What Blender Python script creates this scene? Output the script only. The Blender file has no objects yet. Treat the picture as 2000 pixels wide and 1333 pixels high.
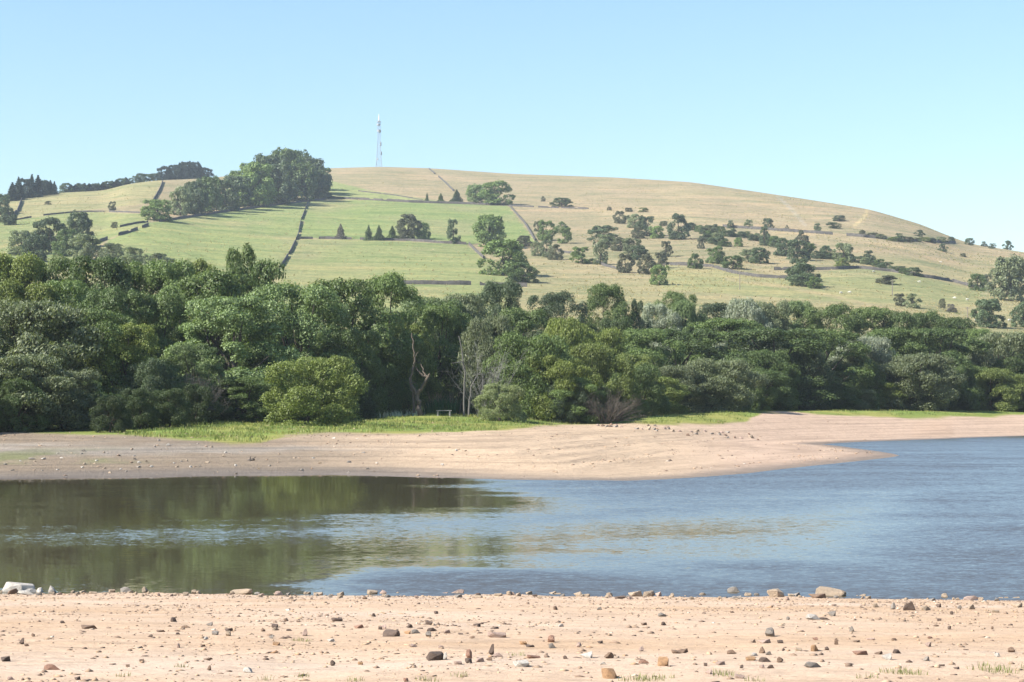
import bpy, bmesh, math
import numpy as np
from mathutils import Vector

# ------------------------------------------------------------------ camera, sky, sun, exposure
F = 3732.0; CX = 1000.0; CY = 666.5; H = 3.5; HOR = 793.0
PIT = math.atan((HOR - CY) / F)
scene = bpy.context.scene
C = scene.collection
cam_d = bpy.data.cameras.new('camera'); cam = bpy.data.objects.new('camera', cam_d); C.objects.link(cam)
cam.location = (0, 0, H); cam.rotation_euler = (math.radians(90) + PIT, 0, 0)
cam_d.sensor_width = 36; cam_d.lens = 36 * F / 2000; cam_d.clip_start = 0.1; cam_d.clip_end = 20000
scene.camera = cam

SUN_DIR = Vector((-0.84, -0.32, 0.78)).normalized()      # towards the sun: from the left, a little behind the camera
world = bpy.data.worlds.new('World'); scene.world = world; world.use_nodes = True
wn = world.node_tree.nodes; wl = world.node_tree.links
for n in list(wn): wn.remove(n)
sky = wn.new('ShaderNodeTexSky'); sky.sky_type = 'NISHITA'; sky.sun_disc = False
sky.sun_elevation = math.asin(SUN_DIR.z)
sky.sun_rotation = math.atan2(SUN_DIR.x, SUN_DIR.y)
sky.altitude = 250; sky.air_density = 1.4; sky.dust_density = 0.2; sky.ozone_density = 6.0
bg = wn.new('ShaderNodeBackground'); bg.inputs['Strength'].default_value = 0.087
wo = wn.new('ShaderNodeOutputWorld')
wl.new(sky.outputs[0], bg.inputs[0]); wl.new(bg.outputs[0], wo.inputs[0])

sun_d = bpy.data.lights.new('sun', 'SUN'); sun_d.energy = 4.9; sun_d.angle = math.radians(0.5); sun_d.color = (1.0, 0.95, 0.86)
sun = bpy.data.objects.new('sun', sun_d); C.objects.link(sun)
sun.rotation_euler = (-SUN_DIR).to_track_quat('-Z', 'Y').to_euler()
sun.location = (-300, -150, 300)

vs = scene.view_settings
vs.view_transform = 'Standard'; vs.look = 'None'; vs.gamma = 1; vs.use_curve_mapping = False
vs.exposure = 1.2
scene.render.engine = 'CYCLES'
scene.cycles.use_denoising = True
scene.cycles.max_bounces = 4; scene.cycles.diffuse_bounces = 2; scene.cycles.transmission_bounces = 3
scene.cycles.caustics_reflective = False; scene.cycles.caustics_refractive = False

# ------------------------------------------------------------------ helpers
rng = np.random.default_rng(7)

def hash2(ix, iy, s):
    n = (ix.astype(np.int64) * 374761393 + iy.astype(np.int64) * 668265263 + s * 1274126177) & 0x7fffffff
    n = ((n ^ (n >> 13)) * 1274126177) & 0x7fffffff
    n = n ^ (n >> 16)
    return (n & 0xffff) / 65535.0

def vnoise(x, y, s=0):
    x = np.asarray(x, float); y = np.asarray(y, float)
    ix = np.floor(x); iy = np.floor(y); fx = x - ix; fy = y - iy
    fx = fx * fx * (3 - 2 * fx); fy = fy * fy * (3 - 2 * fy)
    a = hash2(ix, iy, s); b = hash2(ix + 1, iy, s); c = hash2(ix, iy + 1, s); d = hash2(ix + 1, iy + 1, s)
    return (a + (b - a) * fx) * (1 - fy) + (c + (d - c) * fx) * fy

def fbm(x, y, s=0, o=4):
    r = 0; a = 0.5; t = 0
    for i in range(o):
        r = r + a * vnoise(x * 2**i, y * 2**i, s + i * 17); t += a; a *= 0.5
    return r / t * 2 - 1

def smooth(a, b, x):
    t = np.clip((x - a) / (b - a), 0, 1); return t * t * (3 - 2 * t)

SP, CP = math.sin(PIT), math.cos(PIT)
def ray(u, v):
    cx = (u - CX) / F; cy = (CY - v) / F
    return np.array([cx, CP - cy * SP, SP + cy * CP])
def slope_of(v):                     # dz/dY of the sight line through image row v
    cy = (CY - v) / F
    return (SP + cy * CP) / (CP - cy * SP)
def project(x, y, z):
    z = z - H
    dep = y * CP + z * SP; up = -y * SP + z * CP
    return CX + F * x / dep, CY - F * up / dep
def x_at(u, v, Y):
    r = ray(u, v); return r[0] / r[1] * Y

def tab(pts, sig=0):
    a = np.array(pts, float)
    if not sig: return lambda u: np.interp(u, a[:, 0], a[:, 1])
    g_ = np.arange(a[0, 0] - 4 * sig, a[-1, 0] + 4 * sig, 2.0); f = np.interp(g_, a[:, 0], a[:, 1])
    k = np.exp(-0.5 * (np.arange(-3 * sig, 3 * sig + 1, 2.0) / sig) ** 2); k /= k.sum(); h = len(k) // 2
    f = np.convolve(np.pad(f, h, 'edge'), k, 'valid')[:len(g_)]
    return lambda u: np.interp(u, g_, f)

# ------------------------------------------------------------------ terrain functions (metres)
sky_row = tab([(-1500, 470), (-600, 412), (0, 386), (60, 381), (130, 376), (200, 373), (245, 360), (300, 353), (400, 349), (450, 343),
               (540, 335), (640, 329), (740, 326), (840, 329), (1000, 340), (1200, 347), (1350, 356), (1480, 375), (1600, 393), (1700, 409),
               (1800, 438), (1860, 463), (1900, 477), (1990, 491), (2300, 540), (2700, 600), (3500, 660)], 14)
sky_Y = tab([(-1500, 900), (-600, 1000), (0, 1100), (300, 1150), (440, 1350), (640, 1500), (1000, 1500), (1300, 1400), (1500, 1250),
             (1700, 1150), (1860, 1050), (2000, 1000), (2700, 900), (3500, 850)], 90)
base_Y = tab([(-1500, 320), (900, 320), (1400, 350), (2000, 390), (3500, 420)], 90)
tree_Y = tab([(-1500, 128), (0, 134), (300, 142), (600, 158), (860, 190), (1200, 188), (1500, 218), (2000, 262), (3500, 290)], 50)
tree_row = tab([(-1500, 860), (0, 856), (300, 846), (500, 838), (620, 834), (760, 816), (860, 808), (1000, 814), (1100, 825), (1200, 825), (1280, 811), (1450, 804), (1600, 803), (2000, 803), (3500, 803)], 25)
U_OF = lambda x, y: CX + F * x / np.maximum(y, 1) / CP

def hill_z(x, y):
    u = U_OF(x, y)
    Y0 = base_Y(u); Ys = sky_Y(u); t = (y - Y0) / (Ys - Y0)
    es = slope_of(sky_row(u)); e0 = np.interp(u, [0, 900, 1500, 2000], [0.040, 0.040, 0.036, 0.032])
    tt = np.clip(t, 0, 1)
    e = e0 + (es - e0) * (1 - (1 - tt) ** 1.6)
    e = np.where(t < 0, e0 + (es - e0) * 1.6 * t, e)
    e = np.where(t > 1, es - 0.09 * (t - 1) ** 2, e)
    n = fbm(x / 110, y / 150, 3, 4) * 0.0036 + fbm(x / 22, y / 30, 9, 3) * 0.0009
    gul = -np.abs(fbm((x + y * 0.35) / 45, y / 260, 31, 3)) * 0.006 * smooth(1300, 1600, u)
    e = e + (n + gul) * np.clip(t, 0, 1) * np.clip(1.25 - t, 0, 1) * smooth(0, 0.15, 1.02 - t)
    return H + e * y

SHORE_PX = [(-1500, 905), (-700, 922), (-200, 934), (0, 937), (150, 935), (300, 933), (500, 929), (650, 929), (760, 931), (850, 934), (1000, 938),
            (1130, 939.5), (1230, 938.5), (1300, 936.5), (1380, 932), (1450, 926), (1530, 917), (1600, 909), (1700, 898.5), (1745, 893), (1757, 890),
            (1745, 886.5), (1710, 881), (1675, 876.5), (1640, 871.5), (1605, 868), (1640, 865.5), (1700, 862.5), (1800, 859), (1850, 857.5), (1900, 855),
            (2000, 852), (2300, 845), (3500, 838)]
def water_pt(u, v):
    r = ray(u, v); k = -H / r[2]; return (r[0] * k, r[1] * k)
SHORE = np.array([water_pt(*p) for p in SHORE_PX])
_t = np.linspace(0, 1, 5)[:-1]          # roughen the waterline
pts = []
for i in range(len(SHORE) - 1):
    for t in _t: pts.append(SHORE[i] * (1 - t) + SHORE[i + 1] * t)
pts.append(SHORE[-1]); SHORE = np.array(pts)
SHORE[:, 1] += 1.1 * fbm(SHORE[:, 0] / 3.0, SHORE[:, 1] * 0.02, 5, 3) * smooth(0, 20, np.abs(SHORE[:, 0] - 27.4))
LAND = np.vstack([SHORE, [(600, 2000), (-600, 2000)]])

def shore_dist(x, y):
    x = np.asarray(x, float).ravel(); y = np.asarray(y, float).ravel()
    best = np.full(x.shape, 1e9); ins = np.zeros(x.shape, bool)
    P = LAND; n = len(P)
    for i in range(n):
        ax, ay = P[i]; bx, by = P[(i + 1) % n]
        cross = ((ay > y) != (by > y)) & (x < (bx - ax) * (y - ay) / (by - ay + 1e-12) + ax)
        ins ^= cross
        if i < len(SHORE) - 1:
            dx, dy = bx - ax, by - ay
            t = np.clip(((x - ax) * dx + (y - ay) * dy) / (dx * dx + dy * dy + 1e-9), 0, 1)
            best = np.minimum(best, np.hypot(x - ax - t * dx, y - ay - t * dy))
    return np.where(ins, best, -best)

# distance field sampled once, then read back by interpolation
_gu = np.concatenate([np.arange(-1500, -100, 50.0), np.arange(-100, 2100, 7.0), np.arange(2100, 3501, 50.0)]); _gy = np.arange(70.0, 432.0, 0.9)
_GX = (_gu[None, :] - CX) / F * CP * _gy[:, None]
_D = shore_dist(_GX, np.repeat(_gy[:, None], len(_gu), 1)).reshape(len(_gy), len(_gu))
def shore_d(u, y):
    fy = np.clip((y - 70.0) / 0.9, 0, len(_gy) - 1.001); iy = fy.astype(int); fy = fy - iy
    fu = np.interp(u, _gu, np.arange(len(_gu))); fu = np.clip(fu, 0, len(_gu) - 1.001); iu = fu.astype(int); fu = fu - iu
    return (_D[iy, iu] * (1 - fu) + _D[iy, iu + 1] * fu) * (1 - fy) + (_D[iy + 1, iu] * (1 - fu) + _D[iy + 1, iu + 1] * fu) * fy

def far_z(x, y):
    sh = np.shape(x); x = np.asarray(x, float).ravel(); y = np.asarray(y, float).ravel()
    u = U_OF(x, y)
    z = np.empty_like(x)
    far = y > base_Y(u)
    if far.any(): z[far] = hill_z(x[far], y[far])
    k = ~far
    if k.any():
        xx, yy, uu = x[k], y[k], u[k]
        d = shore_d(uu, yy); dp = np.maximum(d, 0)
        b1 = 3.1 * (1 - np.exp(-dp / 45)); b2 = np.interp(dp, [0, 10, 20, 30, 40, 50, 70, 400], [0, 0.33, 0.72, 1.45, 2.25, 2.72, 3.0, 3.1])
        q = smooth(950, 1350, uu)
        b = b1 * (1 - q) + b2 * q + np.minimum(d, 0) * 0.09
        ty = tree_Y(uu); T = H - (tree_row(uu) - HOR) * ty / F      # the bank top at the edge of the wood
        b = np.where(d > 0, b + (np.maximum(T, b) - b) * smooth(ty - 44, ty, yy) * smooth(0, 4, dp), b)
        b = b + fbm(xx / 9, yy / 6, 41, 3) * 0.10 * smooth(1, 25, dp) + fbm(xx / 1.6, yy / 1.2, 43, 2) * 0.025 * smooth(0.3, 4, dp)
        st = 0.16                                            # old waterlines: small terraces along the contours
        ph = b / st + 0.7 * fbm(xx / 30, yy / 30, 47, 2)
        b = b + 0.045 * np.sin(ph * 2 * math.pi) * smooth(0.05, 0.4, b) * smooth(2.2, 1.4, b)
        ty = tree_Y(uu); w = smooth(0, 1, (yy - ty) / (base_Y(uu) - ty))
        z[k] = b * (1 - w) + hill_z(xx, yy) * w
    return z.reshape(sh)

near_prof = tab([(-60, 3.2), (-10, 2.05), (0, 1.95), (8, 1.85), (13, 1.62), (18, 1.28), (24, 0.86), (30, 0.42), (34, 0.10), (35.5, -0.02), (40, -0.5), (50, -1.6)])
def near_z(x, y):
    edge = 0.55 * fbm(np.asarray(x) / 3.5, np.asarray(x) * 0 + 2.2, 61, 3) - 0.045 * np.asarray(x)
    z = near_prof(np.asarray(y) - edge * smooth(20, 34, np.asarray(y)))
    return z + fbm(x / 1.7, y / 1.7, 63, 3) * 0.035 + fbm(x / 0.35, y / 0.35, 65, 2) * 0.010

def march(u, v, lo=85.0, hi=1700.0, fn=None):
    r = ray(u, v)
    for n in (420, 60):
        Y = np.linspace(lo, hi, n); k = Y / r[1]
        x = r[0] * k; zr = H + r[2] * k
        zt = (fn or far_z)(x, Y)
        hit = np.nonzero(zt >= zr)[0]
        i = int(hit[0]) if len(hit) else int(np.argmin(zr - zt))
        lo, hi = Y[max(i - 1, 0)], Y[min(i + (0 if len(hit) else 1), n - 1)]
    return x[i], Y[i], float(zt[i])
def near_at(u, v):
    r = ray(u, v); Y = np.linspace(9, 36, 900); k = Y / r[1]; x = r[0] * k; zr = H + r[2] * k; zt = near_z(x, Y)
    hit = np.nonzero(zt >= zr)[0]; i = int(hit[0]) if len(hit) else int(np.argmin(zr - zt))
    return x[i], Y[i], float(zt[i])

# ------------------------------------------------------------------ material helpers
def mat(name, build):
    m = bpy.data.materials.new(name); m.use_nodes = True
    nt = m.node_tree
    for n in list(nt.nodes): nt.nodes.remove(n)
    out = nt.nodes.new('ShaderNodeOutputMaterial')
    def N(t, **kw):
        n = nt.nodes.new('ShaderNode' + t)
        for k, v in kw.items():
            if k in n.inputs.keys(): n.inputs[k].default_value = v
            else: setattr(n, k, v)
        return n
    nt.links.new(build(N, nt.links.new), out.inputs[0])
    return m
def ramp(N, pts):
    n = N('ValToRGB'); e = n.color_ramp.elements
    while len(e) > 1: e.remove(e[-1])
    e[0].position = pts[0][0]; e[0].color = (*pts[0][1], 1) if len(pts[0][1]) == 3 else pts[0][1]
    for p, c in pts[1:]:
        q = e.new(p); q.color = (*c, 1)
    return n
def mixc(N, L, fac, a, b, mode='MIX'):
    n = N('MixRGB', blend_type=mode)
    for k, v in (('Fac', fac), ('Color1', a), ('Color2', b)):
        if hasattr(v, 'links'): L(v, n.inputs[k])
        else: n.inputs[k].default_value = v if k == 'Fac' else ((*v, 1) if len(v) == 3 else v)
    return n.outputs[0]
def g(v): return (v, v, v)
def noise(N, L, scale, detail=4, rough=0.6, vec=None, mscale=None, coord='Object'):
    tc = N('TexCoord'); mp = N('Mapping')
    if mscale: mp.inputs['Scale'].default_value = mscale
    L(tc.outputs[coord], mp.inputs[0])
    n = N('TexNoise'); n.inputs['Scale'].default_value = scale; n.inputs['Detail'].default_value = detail; n.inputs['Roughness'].default_value = rough
    L(mp.outputs[0], n.inputs['Vector'])
    return n

def m_sand(N, L):
    big = noise(N, L, 1.0, 5, 0.6, mscale=(0.12, 0.3, 3.0)); mid = noise(N, L, 2.2, 6, 0.7, mscale=(0.6, 1.2, 3.0)); fine = noise(N, L, 26, 4, 0.8, mscale=(0.6, 1, 1))
    c = ramp(N, [(0.3, (0.42, 0.285, 0.18)), (0.5, (0.475, 0.34, 0.235)), (0.72, (0.50, 0.38, 0.285))]); L(big.outputs[0], c.inputs[0])
    c2 = ramp(N, [(0.32, g(0.62)), (0.5, g(1.0)), (0.75, g(1.14))]); L(mid.outputs[0], c2.inputs[0])
    a = mixc(N, L, 0.55, c.outputs[0], c2.outputs[0], 'MULTIPLY')
    c3 = ramp(N, [(0.34, g(0.55)), (0.46, g(0.97)), (0.6, g(1.0)), (0.7, (1.18, 1.16, 1.12))]); L(fine.outputs[0], c3.inputs[0])
    a = mixc(N, L, 0.75, a, c3.outputs[0], 'MULTIPLY')
    b = N('Bump', Strength=0.7, Distance=0.02); L(fine.outputs[0], b.inputs['Height'])
    b2 = N('Bump', Strength=0.6, Distance=0.12); L(mid.outputs[0], b2.inputs['Height']); L(b.outputs[0], b2.inputs['Normal'])
    p = N('BsdfPrincipled', Roughness=0.95); p.inputs['Specular IOR Level'].default_value = 0.1
    L(a, p.inputs['Base Color']); L(b2.outputs[0], p.inputs['Normal'])
    return p.outputs[0]
M_SAND = mat('sand', m_sand)

def m_shore(N, L):
    at = N('Attribute', attribute_name='tint')
    st = noise(N, L, 1.0, 5, 0.65, mscale=(0.03, 0.05, 11.0)); mid = noise(N, L, 0.9, 6, 0.75); fine = noise(N, L, 5.0, 4, 0.8)
    c = ramp(N, [(0.34, g(0.70)), (0.5, g(1.0)), (0.66, g(1.16))]); L(st.outputs[0], c.inputs[0])
    c2 = ramp(N, [(0.3, g(0.66)), (0.5, g(1.0)), (0.75, g(1.2))]); L(mid.outputs[0], c2.inputs[0])
    c3 = ramp(N, [(0.3, g(0.6)), (0.5, g(1.0)), (0.72, g(1.22))]); L(fine.outputs[0], c3.inputs[0])
    a = mixc(N, L, 0.8, at.outputs[0], c.outputs[0], 'MULTIPLY'); a = mixc(N, L, 0.6, a, c2.outputs[0], 'MULTIPLY'); a = mixc(N, L, 0.6, a, c3.outputs[0], 'MULTIPLY')
    b = N('Bump', Strength=0.8, Distance=0.18); L(fine.outputs[0], b.inputs['Height'])
    p = N('BsdfPrincipled', Roughness=0.95); p.inputs['Specular IOR Level'].default_value = 0.1
    L(a, p.inputs['Base Color']); L(b.outputs[0], p.inputs['Normal'])
    return p.outputs[0]
M_SHORE = mat('far_shore', m_shore)

def m_hill(N, L):
    at = N('Attribute', attribute_name='tint')
    st = noise(N, L, 1.0, 6, 0.7, mscale=(0.012, 0.05, 0.09)); mid = noise(N, L, 0.09, 6, 0.75); fine = noise(N, L, 0.55, 5, 0.85)
    c = ramp(N, [(0.36, (0.72, 0.82, 0.74)), (0.5, g(1.0)), (0.64, (1.18, 1.08, 1.04))]); L(st.outputs[0], c.inputs[0])
    c2 = ramp(N, [(0.32, (0.66, 0.78, 0.70)), (0.5, g(1.0)), (0.68, (1.22, 1.14, 1.08))]); L(mid.outputs[0], c2.inputs[0])
    c3 = ramp(N, [(0.36, g(0.5)), (0.5, g(1.0)), (0.66, g(1.28))]); L(fine.outputs[0], c3.inputs[0])
    a = mixc(N, L, 0.85, at.outputs[0], c.outputs[0], 'MULTIPLY'); a = mixc(N, L, 0.85, a, c2.outputs[0], 'MULTIPLY'); a = mixc(N, L, 0.75, a, c3.outputs[0], 'MULTIPLY')
    b = N('Bump', Strength=0.7, Distance=1.2); L(fine.outputs[0], b.inputs['Height'])
    p = N('BsdfPrincipled', Roughness=1.0); p.inputs['Specular IOR Level'].default_value = 0.0
    L(a, p.inputs['Base Color']); L(b.outputs[0], p.inputs['Normal'])
    return p.outputs[0]
M_HILL = mat('hill_pasture', m_hill)

def m_water(N, L):
    geo = N('NewGeometry')
    def slopes(scale, sx, sy):
        mp = N('Mapping'); mp.inputs['Scale'].default_value = (sx, sy, 1); L(geo.outputs['Position'], mp.inputs[0])
        n = N('TexNoise'); n.inputs['Scale'].default_value = scale; n.inputs['Detail'].default_value = 3; n.inputs['Roughness'].default_value = 0.6
        L(mp.outputs[0], n.inputs[0])
        s = N('VectorMath', operation='SUBTRACT'); L(n.outputs['Color'], s.inputs[0]); s.inputs[1].default_value = (0.5, 0.5, 0.5)
        return s.outputs[0]
    a = slopes(1.0, 3.0, 6.0); b = slopes(1.0, 11.0, 16.0)
    ad = N('VectorMath', operation='ADD'); L(a, ad.inputs[0]); L(b, ad.inputs[1])
    # gusts: where the breeze touches down the ripples are steeper
    wa = N('Attribute', attribute_name='wind'); am = N('MapRange'); L(wa.outputs['Fac'], am.inputs[0])
    am.inputs['To Min'].default_value = 0.012; am.inputs['To Max'].default_value = 0.50
    bi = N('VectorMath', operation='ADD'); bi.inputs[1].default_value = (0.0, -0.40, 0.0); L(ad.outputs[0], bi.inputs[0])   # the lee sides of the wavelets
    sc = N('VectorMath', operation='SCALE'); L(bi.outputs[0], sc.inputs[0]); L(am.outputs[0], sc.inputs['Scale'])
    fl = N('VectorMath', operation='MULTIPLY'); fl.inputs[1].default_value = (1, 1, 0); L(sc.outputs[0], fl.inputs[0])
    up = N('VectorMath', operation='ADD'); up.inputs[1].default_value = (0, 0, 1); L(fl.outputs[0], up.inputs[0])
    nm = N('VectorMath', operation='NORMALIZE'); L(up.outputs[0], nm.inputs[0])
    p = N('BsdfPrincipled', Roughness=0.03, IOR=1.333); p.inputs['Base Color'].default_value = (0.062, 0.050, 0.030, 1); p.inputs['Specular Tint'].default_value = (0.72, 0.82, 1.0, 1)
    L(nm.outputs[0], p.inputs['Normal'])
    return p.outputs[0]
M_WATER = mat('water', m_water)

def m_leaf(N, L):
    oi = N('ObjectInfo'); geo = N('NewGeometry')
    r = ramp(N, [(0.0, (0.50, 0.52, 0.52)), (0.5, g(1.0)), (0.82, (1.25, 1.22, 1.15)), (1.0, (1.6, 1.5, 1.35))]); L(geo.outputs['Random Per Island'], r.inputs[0])  # random leaf tones; the brightest also stand in for glints
    a = mixc(N, L, 0.8, oi.outputs['Color'], r.outputs[0], 'MULTIPLY')
    p = N('BsdfPrincipled', Roughness=0.55); p.inputs['Specular IOR Level'].default_value = 0.35
    L(a, p.inputs['Base Color'])
    t = N('BsdfTranslucent'); tc = mixc(N, L, 1.0, a, (1.15, 1.25, 0.55), 'MULTIPLY'); L(tc, t.inputs[0])
    m = N('MixShader', Fac=0.25); L(p.outputs[0], m.inputs[1]); L(t.outputs[0], m.inputs[2])
    return m.outputs[0]
M_LEAF = mat('leaves', m_leaf)

def m_bark(N, L):
    oi = N('ObjectInfo'); n = noise(N, L, 30, 5, 0.7)
    r = ramp(N, [(0.3, g(0.55)), (0.7, g(1.3))]); L(n.outputs[0], r.inputs[0])
    a = mixc(N, L, 0.8, oi.outputs['Color'], r.outputs[0], 'MULTIPLY')
    p = N('BsdfPrincipled', Roughness=0.9); p.inputs['Specular IOR Level'].default_value = 0.15
    L(a, p.inputs['Base Color']); return p.outputs[0]
M_BARK = mat('bark', m_bark)

def m_rock(N, L):
    oi = N('ObjectInfo'); tc = N('TexCoord')
    n = N('TexNoise', Scale=2.2, Detail=6, Roughness=0.7); L(tc.outputs['Object'], n.inputs[0])
    f = N('TexNoise', Scale=9.0, Detail=4, Roughness=0.8); L(tc.outputs['Object'], f.inputs[0])
    r = ramp(N, [(0.3, (0.62, 0.60, 0.58)), (0.5, g(1.0)), (0.72, (1.22, 1.16, 1.08))]); L(n.outputs[0], r.inputs[0])
    a = mixc(N, L, 0.85, oi.outputs['Color'], r.outputs[0], 'MULTIPLY')
    b = N('Bump', Strength=0.6, Distance=0.12); L(f.outputs[0], b.inputs['Height'])
    p = N('BsdfPrincipled', Roughness=0.85); p.inputs['Specular IOR Level'].default_value = 0.25
    L(a, p.inputs['Base Color']); L(b.outputs[0], p.inputs['Normal']); return p.outputs[0]
M_ROCK = mat('rock', m_rock)

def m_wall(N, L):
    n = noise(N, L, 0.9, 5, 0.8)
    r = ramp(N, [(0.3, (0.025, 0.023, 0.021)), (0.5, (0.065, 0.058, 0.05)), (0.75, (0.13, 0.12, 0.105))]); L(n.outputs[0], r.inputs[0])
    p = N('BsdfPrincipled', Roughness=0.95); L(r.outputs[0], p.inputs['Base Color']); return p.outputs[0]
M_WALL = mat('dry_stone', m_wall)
def plain(name, col, rough=0.7, metal=0.0):
    def f(N, L):
        n = noise(N, L, 6, 4, 0.7); r = ramp(N, [(0.3, tuple(c * 0.8 for c in col)), (0.7, tuple(min(1, c * 1.15) for c in col))]); L(n.outputs[0], r.inputs[0])
        p = N('BsdfPrincipled', Roughness=rough, Metallic=metal); L(r.outputs[0], p.inputs['Base Color']); return p.outputs[0]
    return mat(name, f)
M_STEEL = plain('galvanised_steel', (0.34, 0.38, 0.44), 0.5, 0.2)
M_DRUM = plain('antenna_grey', (0.30, 0.32, 0.34), 0.6)
M_WHITE = plain('white_fibreglass', (0.8, 0.82, 0.82), 0.5)
M_BENCH = plain('weathered_timber', (0.30, 0.28, 0.255), 0.9)
M_WOOL = plain('wool', (0.55, 0.52, 0.45), 0.95)
M_POLE = plain('pole_timber', (0.20, 0.17, 0.14), 0.9)

# ------------------------------------------------------------------ object helpers
def mesh_np(name, V, Fq, material=None, smooth_=False):
    V = np.asarray(V, np.float32); Fq = np.asarray(Fq, np.int32)
    me = bpy.data.meshes.new(name); k = Fq.shape[1]
    me.vertices.add(len(V)); me.vertices.foreach_set('co', V.ravel())
    me.loops.add(Fq.size); me.loops.foreach_set('vertex_index', Fq.ravel())
    me.polygons.add(len(Fq)); me.polygons.foreach_set('loop_start', np.arange(0, Fq.size, k, dtype=np.int32))
    me.polygons.foreach_set('loop_total', np.full(len(Fq), k, np.int32))
    if smooth_: me.polygons.foreach_set('use_smooth', np.ones(len(Fq), bool))
    me.update(calc_edges=True); me.validate()
    if material: me.materials.append(material)
    return me
def link(name, data, parent=None, loc=None, color=None):
    o = bpy.data.objects.new(name, data); C.objects.link(o)
    if parent: o.parent = parent
    if loc is not None: o.location = loc
    if color is not None: o.color = (*color, 1)
    return o
def tag(o, label=None, cat=None, group=None, kind=None):
    if label: o['label'] = label
    if cat: o['category'] = cat
    if group: o['group'] = group
    if kind: o['kind'] = kind
    return o
def grid_faces(nr, nc):
    i = np.arange(nr - 1)[:, None] * nc + np.arange(nc - 1)[None, :]
    return np.stack([i, i + 1, i + nc + 1, i + nc], -1).reshape(-1, 4)
def set_tint(me, rgb):
    a = me.color_attributes.new('tint', 'FLOAT_COLOR', 'POINT')
    c = np.ones((len(me.vertices), 4), np.float32); c[:, :3] = rgb
    a.data.foreach_set('color', c.ravel())
def tube(paths, sides=6):
    """paths: list of (points, radii); returns verts and quads of tapered tubes."""
    V = []; Q = []; n0 = 0
    for P, R in paths:
        P = np.asarray(P, float); n = len(P)
        for i in range(n):
            t = P[min(i + 1, n - 1)] - P[max(i - 1, 0)]; t = t / (np.linalg.norm(t) + 1e-9)
            a = np.cross(t, (0.31, 0.95, 0.05)); a /= np.linalg.norm(a) + 1e-9; b = np.cross(t, a)
            for s in range(sides):
                q = 2 * math.pi * s / sides
                V.append(P[i] + R[i] * (a * math.cos(q) + b * math.sin(q)))
        for i in range(n - 1):
            for s in range(sides):
                s2 = (s + 1) % sides
                Q.append((n0 + i * sides + s, n0 + i * sides + s2, n0 + (i + 1) * sides + s2, n0 + (i + 1) * sides + s))
        n0 += n * sides
    return np.array(V), np.array(Q)

# ------------------------------------------------------------------ the ground
def in_poly(u, v, poly):
    ins = np.zeros(u.shape, bool); n = len(poly)
    for i in range(n):
        ax, ay = poly[i]; bx, by = poly[(i + 1) % n]
        ins ^= ((ay > v) != (by > v)) & (u < (bx - ax) * (v - ay) / (by - ay + 1e-9) + ax)
    return ins
cols = np.concatenate([np.arange(-1500, -100, 50), np.arange(-100, 2100, 5.0), np.arange(2100, 3501, 50)])
def fan(Yfun, nr):
    """rows of depth per column -> x, y arrays"""
    t = np.linspace(0, 1, nr)[:, None]
    Y = Yfun(t, cols[None, :]); X = (cols[None, :] - CX) / F * CP * Y
    return X, Y
start_Y = tab([(-1500, 80), (1000, 82), (1400, 85), (1700, 112), (1780, 125), (1860, 180), (2000, 200), (3500, 230)])
X, Y = fan(lambda t, u: start_Y(u) + (base_Y(u) - start_Y(u)) * t, 300)
Z = far_z(X, Y)
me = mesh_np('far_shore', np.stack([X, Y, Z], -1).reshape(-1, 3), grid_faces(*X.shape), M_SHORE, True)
u_, v_ = project(X.ravel(), Y.ravel(), Z.ravel()); x_, y_, z_ = X.ravel(), Y.ravel(), Z.ravel()
wob = fbm(x_ / 5, y_ / 5, 71, 4)
grass_edge = tab([(-200, 830), (60, 845), (200, 850), (260, 853), (330, 857), (400, 860), (450, 866), (510, 863), (560, 850), (640, 846), (760, 848), (850, 847), (930, 842), (990, 843), (1050, 832),
                  (1150, 829), (1240, 828), (1300, 829), (1400, 828), (1455, 824), (1490, 806), (1550, 805), (1600, 812), (1750, 816), (1900, 815), (2000, 812), (2400, 808)])
sand = np.array([0.47, 0.345, 0.235]); mud = np.array([0.235, 0.182, 0.130]); wet = np.array([0.16, 0.135, 0.115]); green = np.array([0.165, 0.215, 0.050]); ygreen = np.array([0.27, 0.26, 0.075])
moss = np.array([0.16, 0.17, 0.075]); pale = np.array([0.33, 0.29, 0.245])
def lerp(a, b, w): return a + (b - a) * np.clip(w, 0, 1)[:, None]
def col(c): return np.tile(c, (len(x_), 1))
tint = lerp(col(mud), col(sand), smooth(480, 900, u_ + 160 * wob))
tint = lerp(tint, col(pale), smooth(0.75, 0.95, z_ + 0.25 * wob) * smooth(1.25, 1.0, z_ + 0.25 * wob) * smooth(850, 500, u_) * 0.7)
tint = lerp(tint, col(moss), smooth(0.0, 0.5, fbm(x_ / 3, y_ / 5, 75, 4) + 0.25) * smooth(0.45, 0.6, z_) * smooth(1.2, 0.8, z_) * smooth(420, 150, u_) * 0.8)
tint = lerp(tint, col(np.array([0.45, 0.32, 0.24])), smooth(1250, 1500, u_) * 0.7)
tint = lerp(tint, col(wet), smooth(0.36, 0.10, z_ + 0.06 * wob) * smooth(1400, 700, u_) * 0.85)
tint = lerp(tint, col(wet), smooth(0.12, 0.02, z_ + 0.03 * wob) * 0.8)
ge = grass_edge(u_) + wob * 5
gr = smooth(2, -3, v_ - ge) * (z_ > 0.3)
gcol = lerp(col(green), col(ygreen), smooth(-0.15, 0.5, fbm(x_ / 4, y_ / 7, 77, 4)) * 0.7 + smooth(-10, 0, v_ - ge) * 0.45 + smooth(1200, 1350, u_) * smooth(1480, 1400, u_) * 0.5)
tint = lerp(tint, gcol, gr)
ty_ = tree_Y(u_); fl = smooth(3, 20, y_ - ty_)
tint = lerp(tint, col(np.array([0.07, 0.075, 0.03])), fl)
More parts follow.
